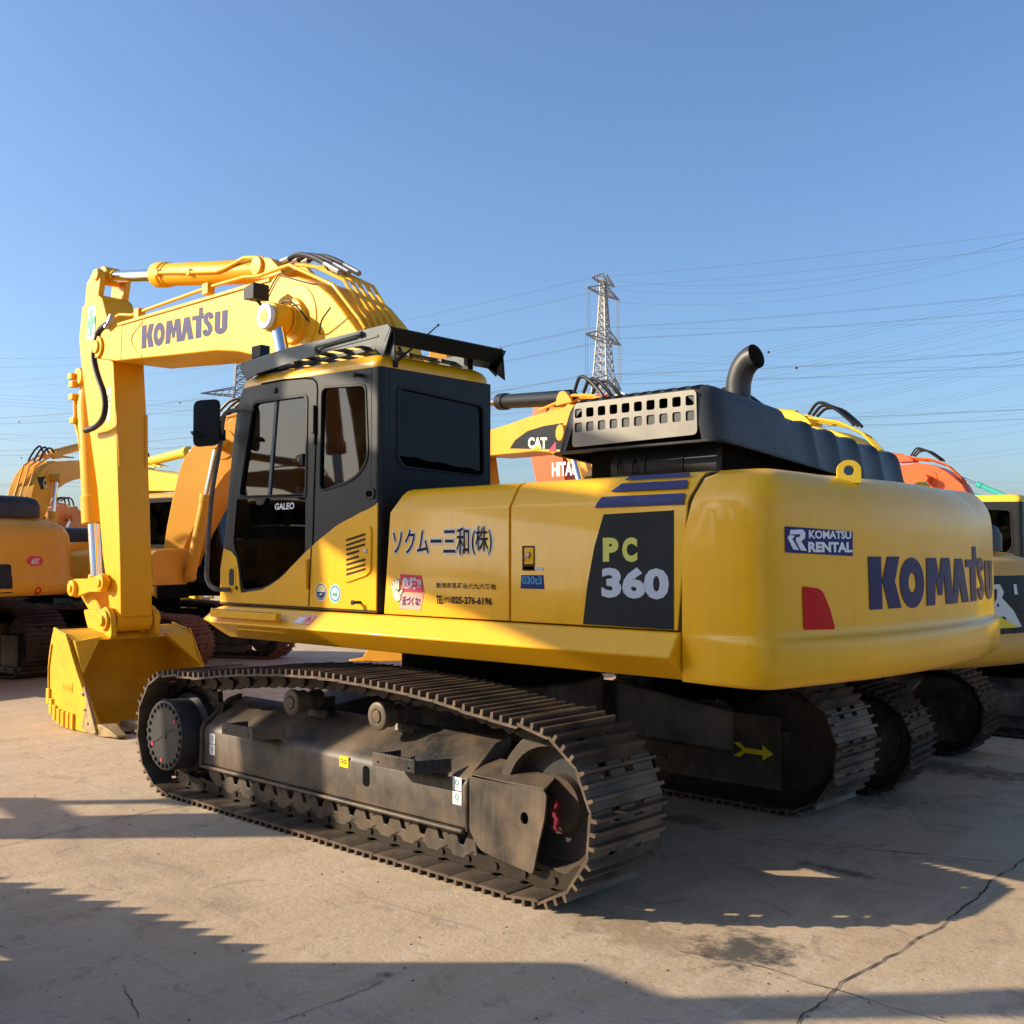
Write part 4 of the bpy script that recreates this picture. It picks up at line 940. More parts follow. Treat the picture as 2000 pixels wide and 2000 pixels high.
mb.build('boom_tip_pin', 'boomyellow', BM, bevel=.004)
def z1(y, *q): return xz(y, *[(50+.2588*a, 450+.2588*b) for a, b in q])
def z2(y, *q): return xz(y, *[(400+.2588*a, 450+.2588*b) for a, b in q])
fb = lambda u, v, w: (-u, BY+w, v)
qs = z1(BY, (876, 893), (1522, 770)); top = z1(BY, (882, 720))[0]; tr = z1(BY, (1524, 588))[0]
du = qs[0][0]-qs[1][0]; sl_ = (qs[1][1]-qs[0][1])/du; hh = top[1]-qs[0][1]
mb = MB(); maker_word(mb, lambda u, v, w: (qs[0][0]-u-.02*v, BY+w, qs[0][1]+v+sl_*u), 0, 0, du, hh*1.0, .003); mb.build('maker_name', 'boomblue', BM)
mb = MB()       # welded reinforcement near the tip and scarf line
arcp = z1(BY, (885, 685), (840, 740), (805, 790), (800, 850), (830, 905), (878, 952))
mb.plate(stroke([(p.x, p.y) for p in sweep([(a, b, 0) for a, b in arcp], 4)], .022), [], lambda u, v, w: (u, BY-.002+w, v), .008)
mb.plate(stroke(z1(BY, (715, 712), (705, 980)), .085), [], lambda u, v, w: (u, BY-.002+w, v), .006)
mb.plate(stroke(z1(BY, (700, 712), (1850, 372)), .03), [], lambda u, v, w: (u, BY-.002+w, v), .018)
mb.build('boom_weld_plates', 'boomyellow', BM, bevel=.003)
cc = on('y', .58, 527, 619)
ctr = (1.93, cc.z)
for sgn in (1, -1):
    mb = MB(); mb.lathe((cc.x, BY*sgn, cc.z), [(0, .32), (.008*sgn, .315), (.012*sgn, .20), (.05*sgn, .19), (.055*sgn, .13), (.09*sgn, .13)], 32)
    mb.build('cylinder_boss', 'boomyellow', BM, bevel=.004)
# boom cylinders
for sgn in (1, -1):
    base = Vector((1.35, .52*sgn, 1.62)); topv = Vector((cc.x, .52*sgn, cc.z)); d = (topv-base).normalized()
    mb = MB(); mb.tube([base, base+d*1.30], .105, 20); mb.tube([base+d*1.24, base+d*1.34], .12, 20)
    bc = mb.build('boom_cylinder', 'boomyellow', EX, bevel=.006)
    mb = MB(); mb.tube([base+d*1.3, topv-d*.10], .058, 18); mb.build('rod', 'chrome', bc)
    mb = MB(); mb.lathe((cc.x, sgn*.42, cc.z), [(0, .10), (.015*sgn, .125), (.16*sgn, .125), (.17*sgn, .11)], 24)
    mb.mi = 1; mb.lathe((cc.x, sgn*.59, cc.z), [(0, .10), (.03*sgn, .112), (.05*sgn, .105), (.05*sgn, .07)], 24)
    mb.mi = 0; mb.lathe((cc.x, sgn*.625, cc.z), [(0, .06), (.018*sgn, .06), (.02*sgn, .001)], 18)
    mb.build('rod_eye', ['boomyellow', 'white'], bc, bevel=.004)
# arm cylinder on top of the boom
ap = on('y', .14, 187, 538); bp_ = on('y', .14, 518, 523)
A0 = Vector((ap.x-.06, 0, ap.z)); B0 = Vector((bp_.x, 0, bp_.z)); d = (B0-A0).normalized(); LN = (B0-A0).length
x1 = on('y', 0, 305, 540); L1 = (x1-A0).dot(d)
mb = MB(); mb.tube([A0+d*L1, A0+d*(L1+.06), A0+d*(L1+.22), A0+d*(L1+.24), A0+d*(LN-.18), A0+d*(LN-.10)], [.105, .135, .135, .118, .118, .07], 28)
mb.tube([A0+d*(L1+.27), A0+d*(L1+.30)], .127, 28); mb.lathe((B0.x, -.10, B0.z), [(0, .095), (.2, .095)], 20)
AC = mb.build('arm_cylinder', 'boomyellow', EX, bevel=.004)
mb = MB(); mb.tube([A0+d*.06, A0+d*(L1+.02)], .064, 24); mb.build('rod', 'chrome', AC)
mb = MB(); mb.lathe((A0.x, -.09, A0.z), [(0, .105), (.18, .105)], 20); mb.tube([A0, A0+d*.16], .075, 16); mb.build('rod_eye', 'boomyellow', AC, bevel=.005)
mb = MB(); pz = z1(.13, (1000, 320), (1100, 316), (1240, 316), (1440, 310), (1500, 290), (1650, 208), (1745, 207), (1800, 215))
mb.tube([(a, .13, b) for a, b in pz], .020, 10)
for x, y, z in ((pz[2][0], .13, pz[2][1]), (pz[0][0], .13, pz[0][1])): mb.box(x-.03, x+.03, .08, .155, z-.03, z+.03)
mb.build('cylinder_pipe', 'boomyellow', AC, bevel=.004)
for yy_ in (.19, -.19):       # bracket ears holding the cylinder foot
    mb = MB(); e = xz(.19, (541, 540), (556, 536), (548, 522), (533, 506), (522, 503), (512, 507), (503, 524), (498, 550))
    mb.prism(e, yy_-.025, yy_+.025); mb.lathe((B0.x, yy_+.025*(1 if yy_ > 0 else -1), B0.z), [(0, .09), (.03*(1 if yy_ > 0 else -1), .085), (.035*(1 if yy_ > 0 else -1), .001)], 20)
    mb.build('cylinder_bracket', 'boomyellow', BM, bevel=.006)
# pipes along the boom
pz = z1(.27, (655, 668), (710, 636), (800, 640), (860, 618), (1380, 430), (1500, 395), (1650, 352), (1760, 345), (1932, 282))+z2(.27, (640, 262), (700, 288), (970, 412), (1165, 665), (1215, 745))
mb = MB(); mb.tube([(a, .27, b) for a, b in pz], .018, 10)
for i in (3, 4): mb.box(pz[i][0]-.05, pz[i][0]+.05, .23, .31, pz[i][1]-.07, pz[i][1]+.035)
mb.build('boom_pipe', 'boomyellow', BM, bevel=.003)
base_ = [(2.30, 4.34), (2.0, 4.26), (1.62, 4.08), (1.33, 3.72), (1.18, 3.45)]
for yo, dz, sx in ((.17, .02, .0), (.09, .03, .03), (.01, .03, .06), (-.08, .03, .09), (-.17, .02, .12)):
    mb = MB(); P_ = [(x+sx*.3, yo, z+dz+sx*.12) for x, z in base_]
    mb.tube(P_, .016, 10); mb.build('boom_pipe', 'boomyellow', BM)
    mb = MB(); p = Vector(P_[-1]); pq = Vector(P_[-2]); dd = (p-pq).normalized(); mb.tube([p-dd*.02, p+dd*.08], .024, 10)
    mb.tube(sweep([p+dd*.05, p+dd*.2, Vector((p.x+.1, yo, p.z-.55)), Vector((p.x-.1, yo, p.z-1.2))], 5), .022, 8); mb.build('boom_hose', 'hose', BM)
for yo, k in ((.10, 0), (.0, .015), (-.11, .03)):
    mb = MB(); mb.tube(sweep([(2.52, yo, 4.46+k), (2.38, yo, 4.475+k), (2.18, yo+.02, 4.42+k), (1.98, yo+.03, 4.33+k), (1.86, yo+.04, 4.25+k)], 6), .024, 8); mb.build('boom_hose', 'hose', BM)
    mb = MB(); mb.tube([(1.93, yo+.035, 4.30+k), (1.72, yo+.04, 4.19+k)], .026, 8); mb.build('hose_fitting', 'steel', BM); mb = MB(); mb.tube([(2.50, yo, 4.46+k), (2.62, yo, 4.455+k)], .028, 8); mb.build('hose_fitting', 'steel', BM)
wl = z2(BY, (470, 510), (530, 390), (580, 325), (620, 350), (780, 395), (850, 405)); mb = MB(); mb.tube(sweep([(a, BY+.012, b) for a, b in wl], 5), .006, 6)
wl = z2(BY, (610, 620), (650, 570), (720, 550), (770, 620), (800, 700), (850, 755), (890, 775), (950, 690), (1030, 600)); mb.tube(sweep([(a, BY+.05+.06*sin(i), b) for i, (a, b) in enumerate(wl)], 5), .007, 6)
mb.build('lamp_wiring', 'hose', BM)
# work lamp
lc = on('y', .52, 502, 573)
mb = MB(); mb.loft([[(lc.x+.10, .47, lc.z-.05), (lc.x+.10, .59, lc.z-.05), (lc.x+.10, .59, lc.z+.05), (lc.x+.10, .47, lc.z+.05)], [(lc.x-.08, .45, lc.z-.07), (lc.x-.08, .61, lc.z-.07), (lc.x-.08, .61, lc.z+.07), (lc.x-.08, .45, lc.z+.07)]])
mb.obox((lc.x, .52, lc.z-.06), (lc.x-.02, .45, lc.z-.13), .04, .015); mb.tube(sweep([(lc.x-.08, .5, lc.z-.09), (lc.x-.14, .46, lc.z-.2), (cc.x+.05, .45, cc.z+.12)], 5), .008, 6)
wlp = mb.build('work_lamp', 'black', BM, bevel=.018)
# ------------------------------------------------------------------ arm
AY = .18
a_l = xz(.17, (176, 538), (168, 552), (162, 600), (156, 660), (158, 690), (172, 812), (182, 885), (191.5, 955), (202, 1085), (211, 1149), (216, 1193))
a_r = xz(.17, (238, 1204), (237, 1110), (233.5, 981), (228.8, 826), (223, 705))
aprof = a_l+[(a_r[0][0]+.12, a_r[0][1]-.08)]+a_r+[(5.72, 4.20), (5.82, 4.42), (5.95, 4.66), (6.05, 4.72), (6.15, 4.74)]
mb = MB(); mb.prism(aprof[2:], -AY, AY)
AR = mb.build('arm', 'boomyellow', EX, bevel=.010)
ear = xz(.19, (196, 610), (190, 580), (194.5, 548), (193, 530), (188, 523), (181, 526), (176, 538), (168, 552), (163, 600), (170, 640))
for y0, y1 in ((.115, .182), (-.182, -.115)):
    mb = MB(); mb.prism(ear, y0, y1); e_ = on('y', .2, 186, 536); sg_ = 1 if y0 > 0 else -1
    mb.lathe((e_.x, y1 if sg_ > 0 else y0, e_.z), [(0, .07), (.02*sg_, .065), (.022*sg_, .001)], 18)
    mb.build('arm_ear', 'boomyellow', AR, bevel=.01)
mb = MB()
for y0 in (-.11, -.01, .09):
    a, b = Vector((5.575, y0, 3.0)), Vector((5.43, y0, 1.35)); mb.obox((a.x-.03, y0, 2.55), (b.x, y0, 1.45), .035, .014, (1, 0, 0))
for y0, s_ in ((-.17, -1), (.17, 1)):
    mb.obox((5.572, y0, 3.35), (5.515, y0*.9, 2.75), .03, .012, (1, 0, 0))
mb.build('arm_ribs', 'boomyellow', AR, bevel=.003)
fa = lambda u, v, w: (6.0-u, AY+w, v)
c = on('y', AY, 178.5, 630); mb = MB()
tt_ = radians(-14)
fr_ = lambda u, v, w: (c.x-u, AY+.0035+w, c.z+v+u*.22)
mb.plate([(-.10, -.17), (.085, -.21), (.115, .16), (-.075, .20)], [], fr_, .002)
mb.mi = 1; mb.plate([(-.035, -.16), (.035, -.16), (.038, -.045), (.10, -.045), (.105, .04), (.04, .04), (.045, .15), (-.025, .15), (-.03, .04), (-.09, .04), (-.093, -.045), (-.037, -.045)], [], fr_, .003)
mb.mi = 2
for u, v, s in ((-.08, .09, '安'), (.06, .12, '全'), (-.08, -.14, '第'), (.06, -.15, '一')): text(mb, s, fr_, u, v-.01, .035, .05 if s != '一' else .008, .0, .003)
mb.build('safety_cross', ['white', 'green', 'ink'], AR)
c = on('y', AY, 212, 790); mb = MB(); fx = lambda u, v, w: (c.x-u, AY+w, c.z+v)
mb.plate([(-.045, -.18), (.045, -.18), (.05, .18), (-.04, .18)], [], fx, .002); mb.mi = 1
mb.plate([(-.032, .03), (.036, .03), (.002, .13)], [[(-.018, .04), (.022, .04), (.002, .105)]], fx, .003); mb.plate(stroke([(-.02, -.02), (.03, -.02)], .006), [], fx, .003); mb.plate(stroke([(-.02, -.04), (.03, -.04)], .005), [], fx, .003)
mb.build('warning_sticker', ['skin', 'ink'], AR)
# hose swinging down past the boom tip, pipe elbow
hp2 = z1(.36, (625, 700), (590, 720), (545, 760), (518, 830), (507, 930), (515, 1030), (535, 1120), (562, 1210), (573, 1300), (560, 1385), (530, 1440), (480, 1480), (440, 1495), (400, 1505))
mb = MB(); mb.tube(sweep([(a, .36-.10*(i/13)+(.02 if i > 3 else 0), b) for i, (a, b) in enumerate(hp2)], 4), .033, 10); mb.build('arm_hose', 'hose', AR)
q = z1(.36, (632, 640), (610, 735)); mb = MB(); mb.tube([(q[0][0], .33, q[0][1]), ((q[0][0]+q[1][0])/2-.03, .35, (q[0][1]+q[1][1])/2), (q[1][0], .36, q[1][1])], .034, 10); mb.build('hose_elbow', 'steel', AR)
pc = z1(0, (437, 1250), (440, 1450), (470, 1560), (478, 1640)); mb = MB(); mb.tube([(a+.0, .10, b) for a, b in pc], .026, 8)
for a, b in z1(0, (425, 1112), (432, 1170), (432, 1265), (440, 1440)): mb.box(a-.05, a+.05, .06, .15, b-.035, b+.035)
mb.build('arm_pipe', 'boomyellow', AR, bevel=.004)
# bucket cylinder in front of the arm
def z7(y, *q): return xz(y, *[(.2588*a, 800+.2588*b) for a, b in q])
t0, t1, t2 = z7(0, (666, 100), (706, 860), (728, 1280))
T0, T1, T2 = (Vector((a, 0, b)) for a, b in (t0, t1, t2)); d = (T1-T0).normalized()
mb = MB(); mb.tube([T0-d*.5, T0-d*.2, T1-d*.32, T1-d*.315, T1], [.06, .115, .115, .13, .13], 24); mb.lathe((T0.x-d.x*.55, -.1, T0.z-d.z*.55), [(0, .10), (.2, .10)], 16)
BC_ = mb.build('bucket_cylinder', 'boomyellow', EX, bevel=.004)
mb = MB(); mb.tube([T1-d*.05, T1+d*((T2-T1).length)], .068, 20); mb.build('rod', 'chrome', BC_)
k0 = Vector((z7(0.2, (590, 1347))[0][0], 0, z7(.2, (590, 1347))[0][1])); k1 = Vector((z7(.2, (808, 1305))[0][0], 0, z7(.2, (808, 1305))[0][1]))
mb = MB(); mb.lathe((k0.x, -.12, k0.z), [(0, .09), (.24, .09)], 18); mb.tube([T2-d*.05, k0], .085, 14); mb.build('rod_eye', 'boomyellow', BC_, bevel=.005)
for sg_ in (1, -1):
    mb = MB(); y0, y1 = (.20, .25) if sg_ > 0 else (-.25, -.20)
    dd = (k1-k0).normalized(); nn = Vector((-dd.z, 0, dd.x))
    out_ = [k0+nn*.105+dd*.0, k0.lerp(k1, .5)+nn*.075, k1+nn*.10, k1+dd*.10, k1-nn*.10, k0.lerp(k1, .5)-nn*.075, k0-nn*.105, k0-dd*.11]
    mb.prism([(p.x, p.z) for p in out_], y0, y1)
    for kk in (k0, k1): mb.lathe((kk.x, .25*sg_, kk.z), [(0, .095), (.04*sg_, .09), (.045*sg_, .045), (.06*sg_, .045), (.062*sg_, .001)], 20)
    mb.build('bucket_lever', 'boomyellow', EX, bevel=.008)
bpn = Vector((z7(.25, (812, 1590))[0][0], 0, z7(.25, (812, 1590))[0][1]))      # arm tip pin
lk = Vector((bpn.x+.42, 0, bpn.z+.02))
mb = MB(); dd = (lk-k0).normalized(); nn = Vector((-dd.z, 0, dd.x))
mb.prism([(p.x, p.z) for p in (k0-nn*.11, k0-dd*.1, k0+nn*.11, lk+nn*.10, lk+dd*.1, lk-nn*.10)], -.15, .15); mb.build('bucket_link', 'bucketyellow', EX, bevel=.02)
# ------------------------------------------------------------------ bucket
BW = .70
outp = [(4.86, .012), (5.20, -.0+.008), (5.55, .012), (5.76, .05), (5.90, .16), (5.97, .34), (5.985, .54), (5.96, .74), (5.90, .93), (5.86, 1.0)]
outp = [(p.x, p.y) for p in sweep([(a, b, 0) for a, b in outp], 3)]
inn = []
for i, p in enumerate(outp):
    a, b = outp[max(i-1, 0)], outp[min(i+1, len(outp)-1)]; t = Vector((b[0]-a[0], b[1]-a[1])).normalized(); inn.append((p[0]-t.y*.035, p[1]+t.x*.035))
mb = MB(); mb.prism(outp+inn[::-1], -BW+.02, BW-.02); BK = mb.build('bucket', 'bucketyellow', EX, bevel=.004)
rim = xz(.70, (127.6, 1238), (135, 1259), (159, 1331), (191, 1416))
sidep = [(4.80, .03)]+outp[2:-1]+[(5.86, 1.03), (5.75, 1.0), rim[0], rim[1], rim[2], rim[3]]
for sg_ in (1, -1):
    mb = MB(); mb.prism(sidep, sg_*BW-(.03 if sg_ > 0 else 0), sg_*BW+(.03 if sg_ < 0 else 0))
    mb.plate(stroke([(4.84, .05), (5.30, .60), (5.56, .95)], .075), [], lambda u, v, w: (u, sg_*(BW+.001)+w*sg_, v), .02)
    mb.plate(stroke([(5.88, .18), (5.93, .35), (5.945, .6), (5.88, .85)], .016), [], lambda u, v, w: (u, sg_*(BW+.001)+w*sg_, v), .014)
    sp_ = mb.build('bucket_side', 'bucketyellow', BK, bevel=.005)
    mb = MB(); mb.plate([(4.80, .04), (4.84, .02), (5.12, .04), (5.02, .32), (5.10, .46), (5.06, .47)], [], lambda u, v, w: (u, sg_*(BW+.001)+w*sg_, v), .028)
    for x, z in ((5.08, .38), (5.02, .23), (4.96, .10)): mb.box(x, x+.05, min(sg_*BW, sg_*(BW+.04)), max(sg_*BW, sg_*(BW+.04)), z, z+.025)
    mb.build('side_cutter', 'wornsteel', BK, bevel=.004)
    if sg_ > 0:
        mb = MB(); maker_word(mb, lambda u, v, w: (5.62-u, BW+.001+w, .40+v), 0, 0, .20, .045, .004); mb.plate([(-.03, -.02), (.23, -.02), (.23, .075), (.215, .075), (.215, -.01), (-.03, -.01)], [], lambda u, v, w: (5.62-u, BW+.001+w, .40+v), .005)
        mb.build('raised_maker_name', 'bucketyellow', BK)
mb = MB()
for k in range(8):
    a = pi*1.42+k*.11; 
for k, (x, z) in enumerate(((5.93, .22), (5.86, .12), (5.77, .06), (5.67, .03), (5.57, .018), (5.46, .012), (5.36, .01))):
    mb.box(x-.035, x+.035, BW-.06, BW+.025, z, z+.16)
mb.build('wear_strips', 'bucketyellow', BK, bevel=.006)
mb = MB(); mb.prism([(4.72, .03), (4.78, .006), (5.02, .004), (5.02, .05), (4.80, .055)], -BW, BW); mb.build('cutting_edge', 'wornsteel', BK, bevel=.004)
for k in range(5):
    y0 = -.62+k*.31; mb = MB()
    mb.loft([[(4.98, y0-.08, .0), (4.98, y0+.08, .0), (4.98, y0+.08, .105), (4.98, y0-.08, .105)], [(4.74, y0-.085, .0), (4.74, y0+.085, .0), (4.74, y0+.085, .12), (4.74, y0-.085, .12)], [(4.60, y0-.06, .012), (4.60, y0+.06, .012), (4.60, y0+.06, .075), (4.60, y0-.06, .075)], [(4.47, y0-.055, .015), (4.47, y0+.055, .015), (4.47, y0+.055, .035), (4.47, y0-.055, .035)]])
    mb.build('bucket_tooth', 'wornsteel', BK, bevel=.012)
mb = MB(); mb.prism([(5.42, .90), (5.60, .96), (5.92, 1.0), (5.90, .90), (5.60, .88)], -BW+.03, BW-.03)
for sg_ in (1, -1):
    mb.prism(rr([(bpn.x-.16, .92), (bpn.x-.13, bpn.z+.06), (bpn.x, bpn.z+.16), (bpn.x+.12, bpn.z+.10), (lk.x+.10, lk.z+.08), (5.95, .98), (5.55, .88)], .06, 4), sg_*.22, sg_*.28)
    mb.lathe((bpn.x, .28*sg_, bpn.z), [(0, .11), (.03*sg_, .105), (.03*sg_, .06), (.06*sg_, .055), (.062*sg_, .001)], 22)
    mb.prism([(5.38, .78), (5.55, .93), (5.80, .93), (5.62, .78)], sg_*(BW-.30), sg_*(BW-.035)) if False else None
    mb.loft([[(5.42, sg_*(BW-.03), .90), (5.45, sg_*(BW-.33), .93), (5.60, sg_*(BW-.33), .93), (5.60, sg_*(BW-.03), .92)], [(5.22, sg_*(BW-.03), .58), (5.23, sg_*(BW-.05), .60), (5.28, sg_*(BW-.05), .60), (5.28, sg_*(BW-.03), .58)]])
mb.build('bucket_top_beam', 'bucketyellow', BK, bevel=.008)
mb = MB(); mb.cyl((bpn.x, -.20, bpn.z), (bpn.x, .20, bpn.z), .13, 20); mb.build('arm_tip_boss', 'boomyellow', AR)
# ================================================================== the other excavators of the yard
SHOES = {}
def shared_track(ml):
    if ml not in SHOES:
        mb = merged_shoes(0); bm2 = chain_mesh(0); tmp = bpy.data.meshes.new('t'); bm2.bm.to_mesh(tmp); bm2.bm.free()
        n0 = len(mb.bm.faces); mb.bm.from_mesh(tmp); bpy.data.meshes.remove(tmp); mb.bm.faces.ensure_lookup_table()
        for f in mb.bm.faces[n0:]: f.material_index = 1
        o = mb.build('track', [ml, 'link'], None, smooth=25); SHOES[ml] = o.data; bpy.data.objects.remove(o)
    return SHOES[ml]
FOOT = Vector((.90, 1.80)); TIP = Vector((tc_.x, tc_.z))
def rot2(p, c, a): return (c[0]+(p[0]-c[0])*cos(a)-(p[1]-c[1])*sin(a), c[1]+(p[0]-c[0])*sin(a)+(p[1]-c[1])*cos(a))
def part_copy(src, root, g, paint):
    o = src.copy(); COL.objects.link(o); o.parent = root
    for sl in o.material_slots:
        if sl.material in (M['yellow'], M['boomyellow']): sl.link = 'OBJECT'; sl.material = M[paint]
    return o
GENERIC = {}
def gen_mesh(key, make):
    if key not in GENERIC:
        GENERIC[key] = make()
        return GENERIC[key], True
    return GENERIC[key], False
def add_part(name, key, make, mats, root, bevel=.01, smooth=35):
    """first time: build the mesh; afterwards: an object of its own that shares it"""
    if key not in GENERIC:
        o = make().build(name, mats, root, bevel=bevel, smooth=smooth); GENERIC[key] = o
    else:
        o = GENERIC[key].copy(); o.name = name; COL.objects.link(o); o.parent = root
        ms = mats if isinstance(mats, (list, tuple)) else [mats]
        for sl, m in zip(o.material_slots, ms): sl.link = 'OBJECT'; sl.material = M[m]
    return o
def frame_make(g):
    mb = MB()
    sec = [(-.17, .26), (.16, .26), (.16, .50), (.12, .56), (-.08, .72), (-.17, .72)]
    mb.loft([[(x, a, b) for a, b in sec] for x in (-1.30, 1.60)])
    mb.loft([[(x, a, b) for a, b in [(-.13, .10), (.12, .10), (.12, .26), (-.13, .26)]] for x in (-1.15, 1.45)])
    for xx in (XI, XS): mb.lathe((xx, 0, ZC), [(-.10, .05), (-.10, .36), (-.04, .40), (.04, .40), (.10, .36), (.10, .30), (.07, .28), (.07, .14), (.11, .12), (.11, .001)], 32)
    mb.lathe((XS, 0, ZC), [(-.26, .001), (-.26, .24), (.26, .24), (.27, .23), (.27, .001)], 28)
    mb.loft([[(x, a, b) for a, b in [(-.16, .15), (.15, .15), (.15, .56), (-.16, .58)]] for x in (-1.72, -1.31)])
    return mb
def house_make():
    mb = MB()
    mb.prism([(-2.3, -1.36), (-2.3, 1.36), (1.4, 1.36), (1.4, .42), (1.0, .38), (1.0, -.45), (1.4, -.45), (1.4, -1.36)], 1.19, 1.42, 'z')
    mb.mi = 1
    mb.prism(rr([(1.36, 1.424), (1.36, 2.12), (.9, 2.16), (-.9, 2.16), (-1.36, 2.12), (-1.36, 1.424)], [.01, .14, .02, .02, .14, .01], 5), -2.30, -.45, 'x')
    mb.prism(rr([(-.46, 1.424), (-1.36, 1.424), (-1.36, 2.0), (-.46, 2.05)], [.01, .01, .12, .02], 5), -.445, 1.36, 'x')
    mb.mi = 2
    for sd in (1, -1): mb.loft([[(x, sd*a, b) for a, b in [(1.30, 1.20), (1.44, 1.30), (1.365, 1.415), (1.30, 1.415)]] for x in (-2.28, 1.4)])
    mb.mi = 0
    for sd in (1, -1):
        for x0 in (-.75, -1.5): mb.box(x0-.006, x0+.006, min(sd*1.355, sd*1.363), max(sd*1.355, sd*1.363), 1.44, 2.02)
    for k in range(7): mb.box(-2.1, -1.65, -1.364, -1.358, 1.55+k*.06, 1.58+k*.06)
    return mb
def cwt_make():
    mb = MB()
    half = [(-2.31, 1.37), (-2.62, 1.38), (-2.80, 1.33), (-2.93, 1.18), (-3.0, .98), (-3.06, .6), (-3.09, .2)]
    plan = half+[(x, -y) for x, y in half[::-1]]
    R = []
    for z, d in ((1.15, .09), (1.17, .04), (1.22, .0), (1.36, 0), (1.39, .02), (1.42, .025), (1.75, .03), (1.92, .05), (2.02, .10), (2.08, .18), (2.11, .28), (2.12, .45)):
        R.append([((x+d*(1 if x < -2.5 else 0)), y*(1-d*.5), z) for x, y in plan])
    mb.loft(R); return mb
def hood_make():
    mb = MB(); ring = lambda i, z: [(x, y, z) for x, y in rr([(-1.0-i, -1.05+i), (-1.0-i, 1.0-i), (-2.42+i, 1.0-i), (-2.42+i, -1.05+i)], .14, 4)]
    mb.loft([ring(0, 2.15), ring(0, 2.30), ring(.03, 2.38), ring(.10, 2.42), ring(.2, 2.43)]); mb.cyl((-2.0, -.5, 2.42), (-2.0, -.5, 2.70), .06, 14)
    return mb
def seg_cyl(root, a, b, frac, rb, rd, y, paint, name):
    a = Vector((a[0], y, a[1])); b = Vector((b[0], y, b[1])); d = b-a
    mb = MB(); mb.tube([a, a+d*frac*.9, a+d*frac*.9, a+d*frac], [rb, rb, rb*1.18, rb*1.18], 18); mb.lathe((a.x, y-.07, a.z), [(0, .09), (.14, .09)], 14)
    o = mb.build(name, paint, root, bevel=.004)
    mb = MB(); mb.tube([a+d*frac, b], rd, 14); mb.lathe((b.x, y-.07, b.z), [(0, .09), (.14, .09)], 14); mb.build('rod', 'chrome', o)
def machine(name, loc, yaw, sc, paint, label, group=None, boomrot=0., boomdx=0., armrot=0., bucketrot=0., gauge=1.3, shoe='shoedark', cylpaint=None, cab=True, hoses=True, cwpaint=None, trackyaw=0.):
    R = empty(name, loc, radians(yaw)); R.scale = (sc, sc, sc); tag(R, label, 'excavator', group)
    br = radians(boomrot); cylpaint = cylpaint or paint
    for sd in (1, -1):
        o = bpy.data.objects.new('track', shared_track(shoe)); COL.objects.link(o); o.parent = R; o.location = (-sd*gauge*sin(radians(trackyaw)), sd*gauge*cos(radians(trackyaw)), 0); o.rotation_euler = (0, 0, radians(trackyaw))
        f = add_part('track_frame', 'frame', lambda: frame_make(0), 'frame', R, .015); f.location = o.location; f.rotation_euler = o.rotation_euler; f.scale = (1, sd, 1)
    def cf():
        mb = MB(); mb.box(-.8, .8, -1.15, 1.15, .50, .92); mb.prism(circ(0, 0, .70, 32), .925, 1.19, 'z'); return mb
    add_part('centre_frame', 'cf', cf, 'dark', R, .03)
    add_part('upper_body', 'house', house_make, ['dark', paint, paint], R, .012)
    cw = add_part('counterweight', 'cwt', cwt_make, cwpaint or paint, R, 0, 50)
    add_part('engine_hood', 'hoodg', hood_make, 'hoodgrey', R, 0, 50)
    if cab:
        c = part_copy(CB, R, 0, paint)
        for ch in CB.children:
            if ch.name.split('.')[0] in ('door_window', 'lower_door_window', 'side_window', 'rear_window', 'right_window', 'windscreen', 'cab_roof', 'window_seals', 'operator_seat', 'cab_floor', 'door_gap'): part_copy(ch, c, 0, paint)
    T = lambda p: rot2((p[0]+boomdx, p[1]), (FOOT.x+boomdx, FOOT.y), br)
    mb = MB(); mb.prism([T(p) for p in prof], -BY, BY)
    e = xz(.19, (541, 540), (556, 536), (548, 522), (533, 506), (522, 503), (512, 507), (503, 524), (498, 550))
    for yy_ in (.19, -.19): mb.prism([T(p) for p in e], yy_-.025, yy_+.025)
    t = T((tc_.x, tc_.z)); mb.lathe((t[0], -BY-.03, t[1]), [(0, .11), (2*BY+.06, .11)], 20)
    bo = mb.build('boom', paint, R, bevel=.012)
    c_ = T((cc.x, cc.z)); mb = MB(); mb.lathe((c_[0], -.62, c_[1]), [(0, .11), (1.24, .11)], 18); mb.lathe((c_[0], -.345, c_[1]), [(0, .26), (.69, .26)], 24); mb.build('cylinder_pin', paint, bo, bevel=.006)
    for sgn in (1, -1): seg_cyl(R, (1.45+boomdx*.6, 1.55), c_, .62, .10, .055, .50*sgn, cylpaint if cylpaint == paint else paint, 'boom_cylinder')
    if hoses:
        for k, yo in enumerate((-.2, -.05, .1)):
            P_ = [T(p) for p in ((3.6, 4.32), (2.5, 4.36), (2.05, 4.28), (1.65, 4.10), (1.34, 3.75), (1.1, 3.25))]
            mb = MB(); mb.tube([(a, yo+.05*(i % 2), b+.02*k) for i, (a, b) in enumerate(P_)], .022, 8); mb.build('boom_pipe', paint, bo)
            P_ = [T(p) for p in ((2.56, 4.46), (2.40, 4.58+.03*k), (2.15, 4.55), (1.90, 4.36), (1.80, 4.26))]
            mb = MB(); mb.tube(sweep([(a, yo, b) for a, b in P_], 5), .026, 8); mb.build('boom_hose', 'hose', bo)
    ar_ = radians(armrot)+br
    AT = lambda p: rot2((t[0]+p[0]-TIP.x, t[1]+p[1]-TIP.y), t, ar_)
    mb = MB(); mb.prism([AT(p) for p in aprof[2:]], -AY, AY)
    for y0, y1 in ((.115, .20), (-.20, -.115)): mb.prism([AT(p) for p in ear], y0, y1)
    ao = mb.build('arm', paint, R, bevel=.012)
    bt_ = T((B0.x, B0.z)); at_ = AT((A0.x, A0.z)); seg_cyl(R, bt_, at_, .66, .115, .062, 0, cylpaint, 'arm_cylinder')
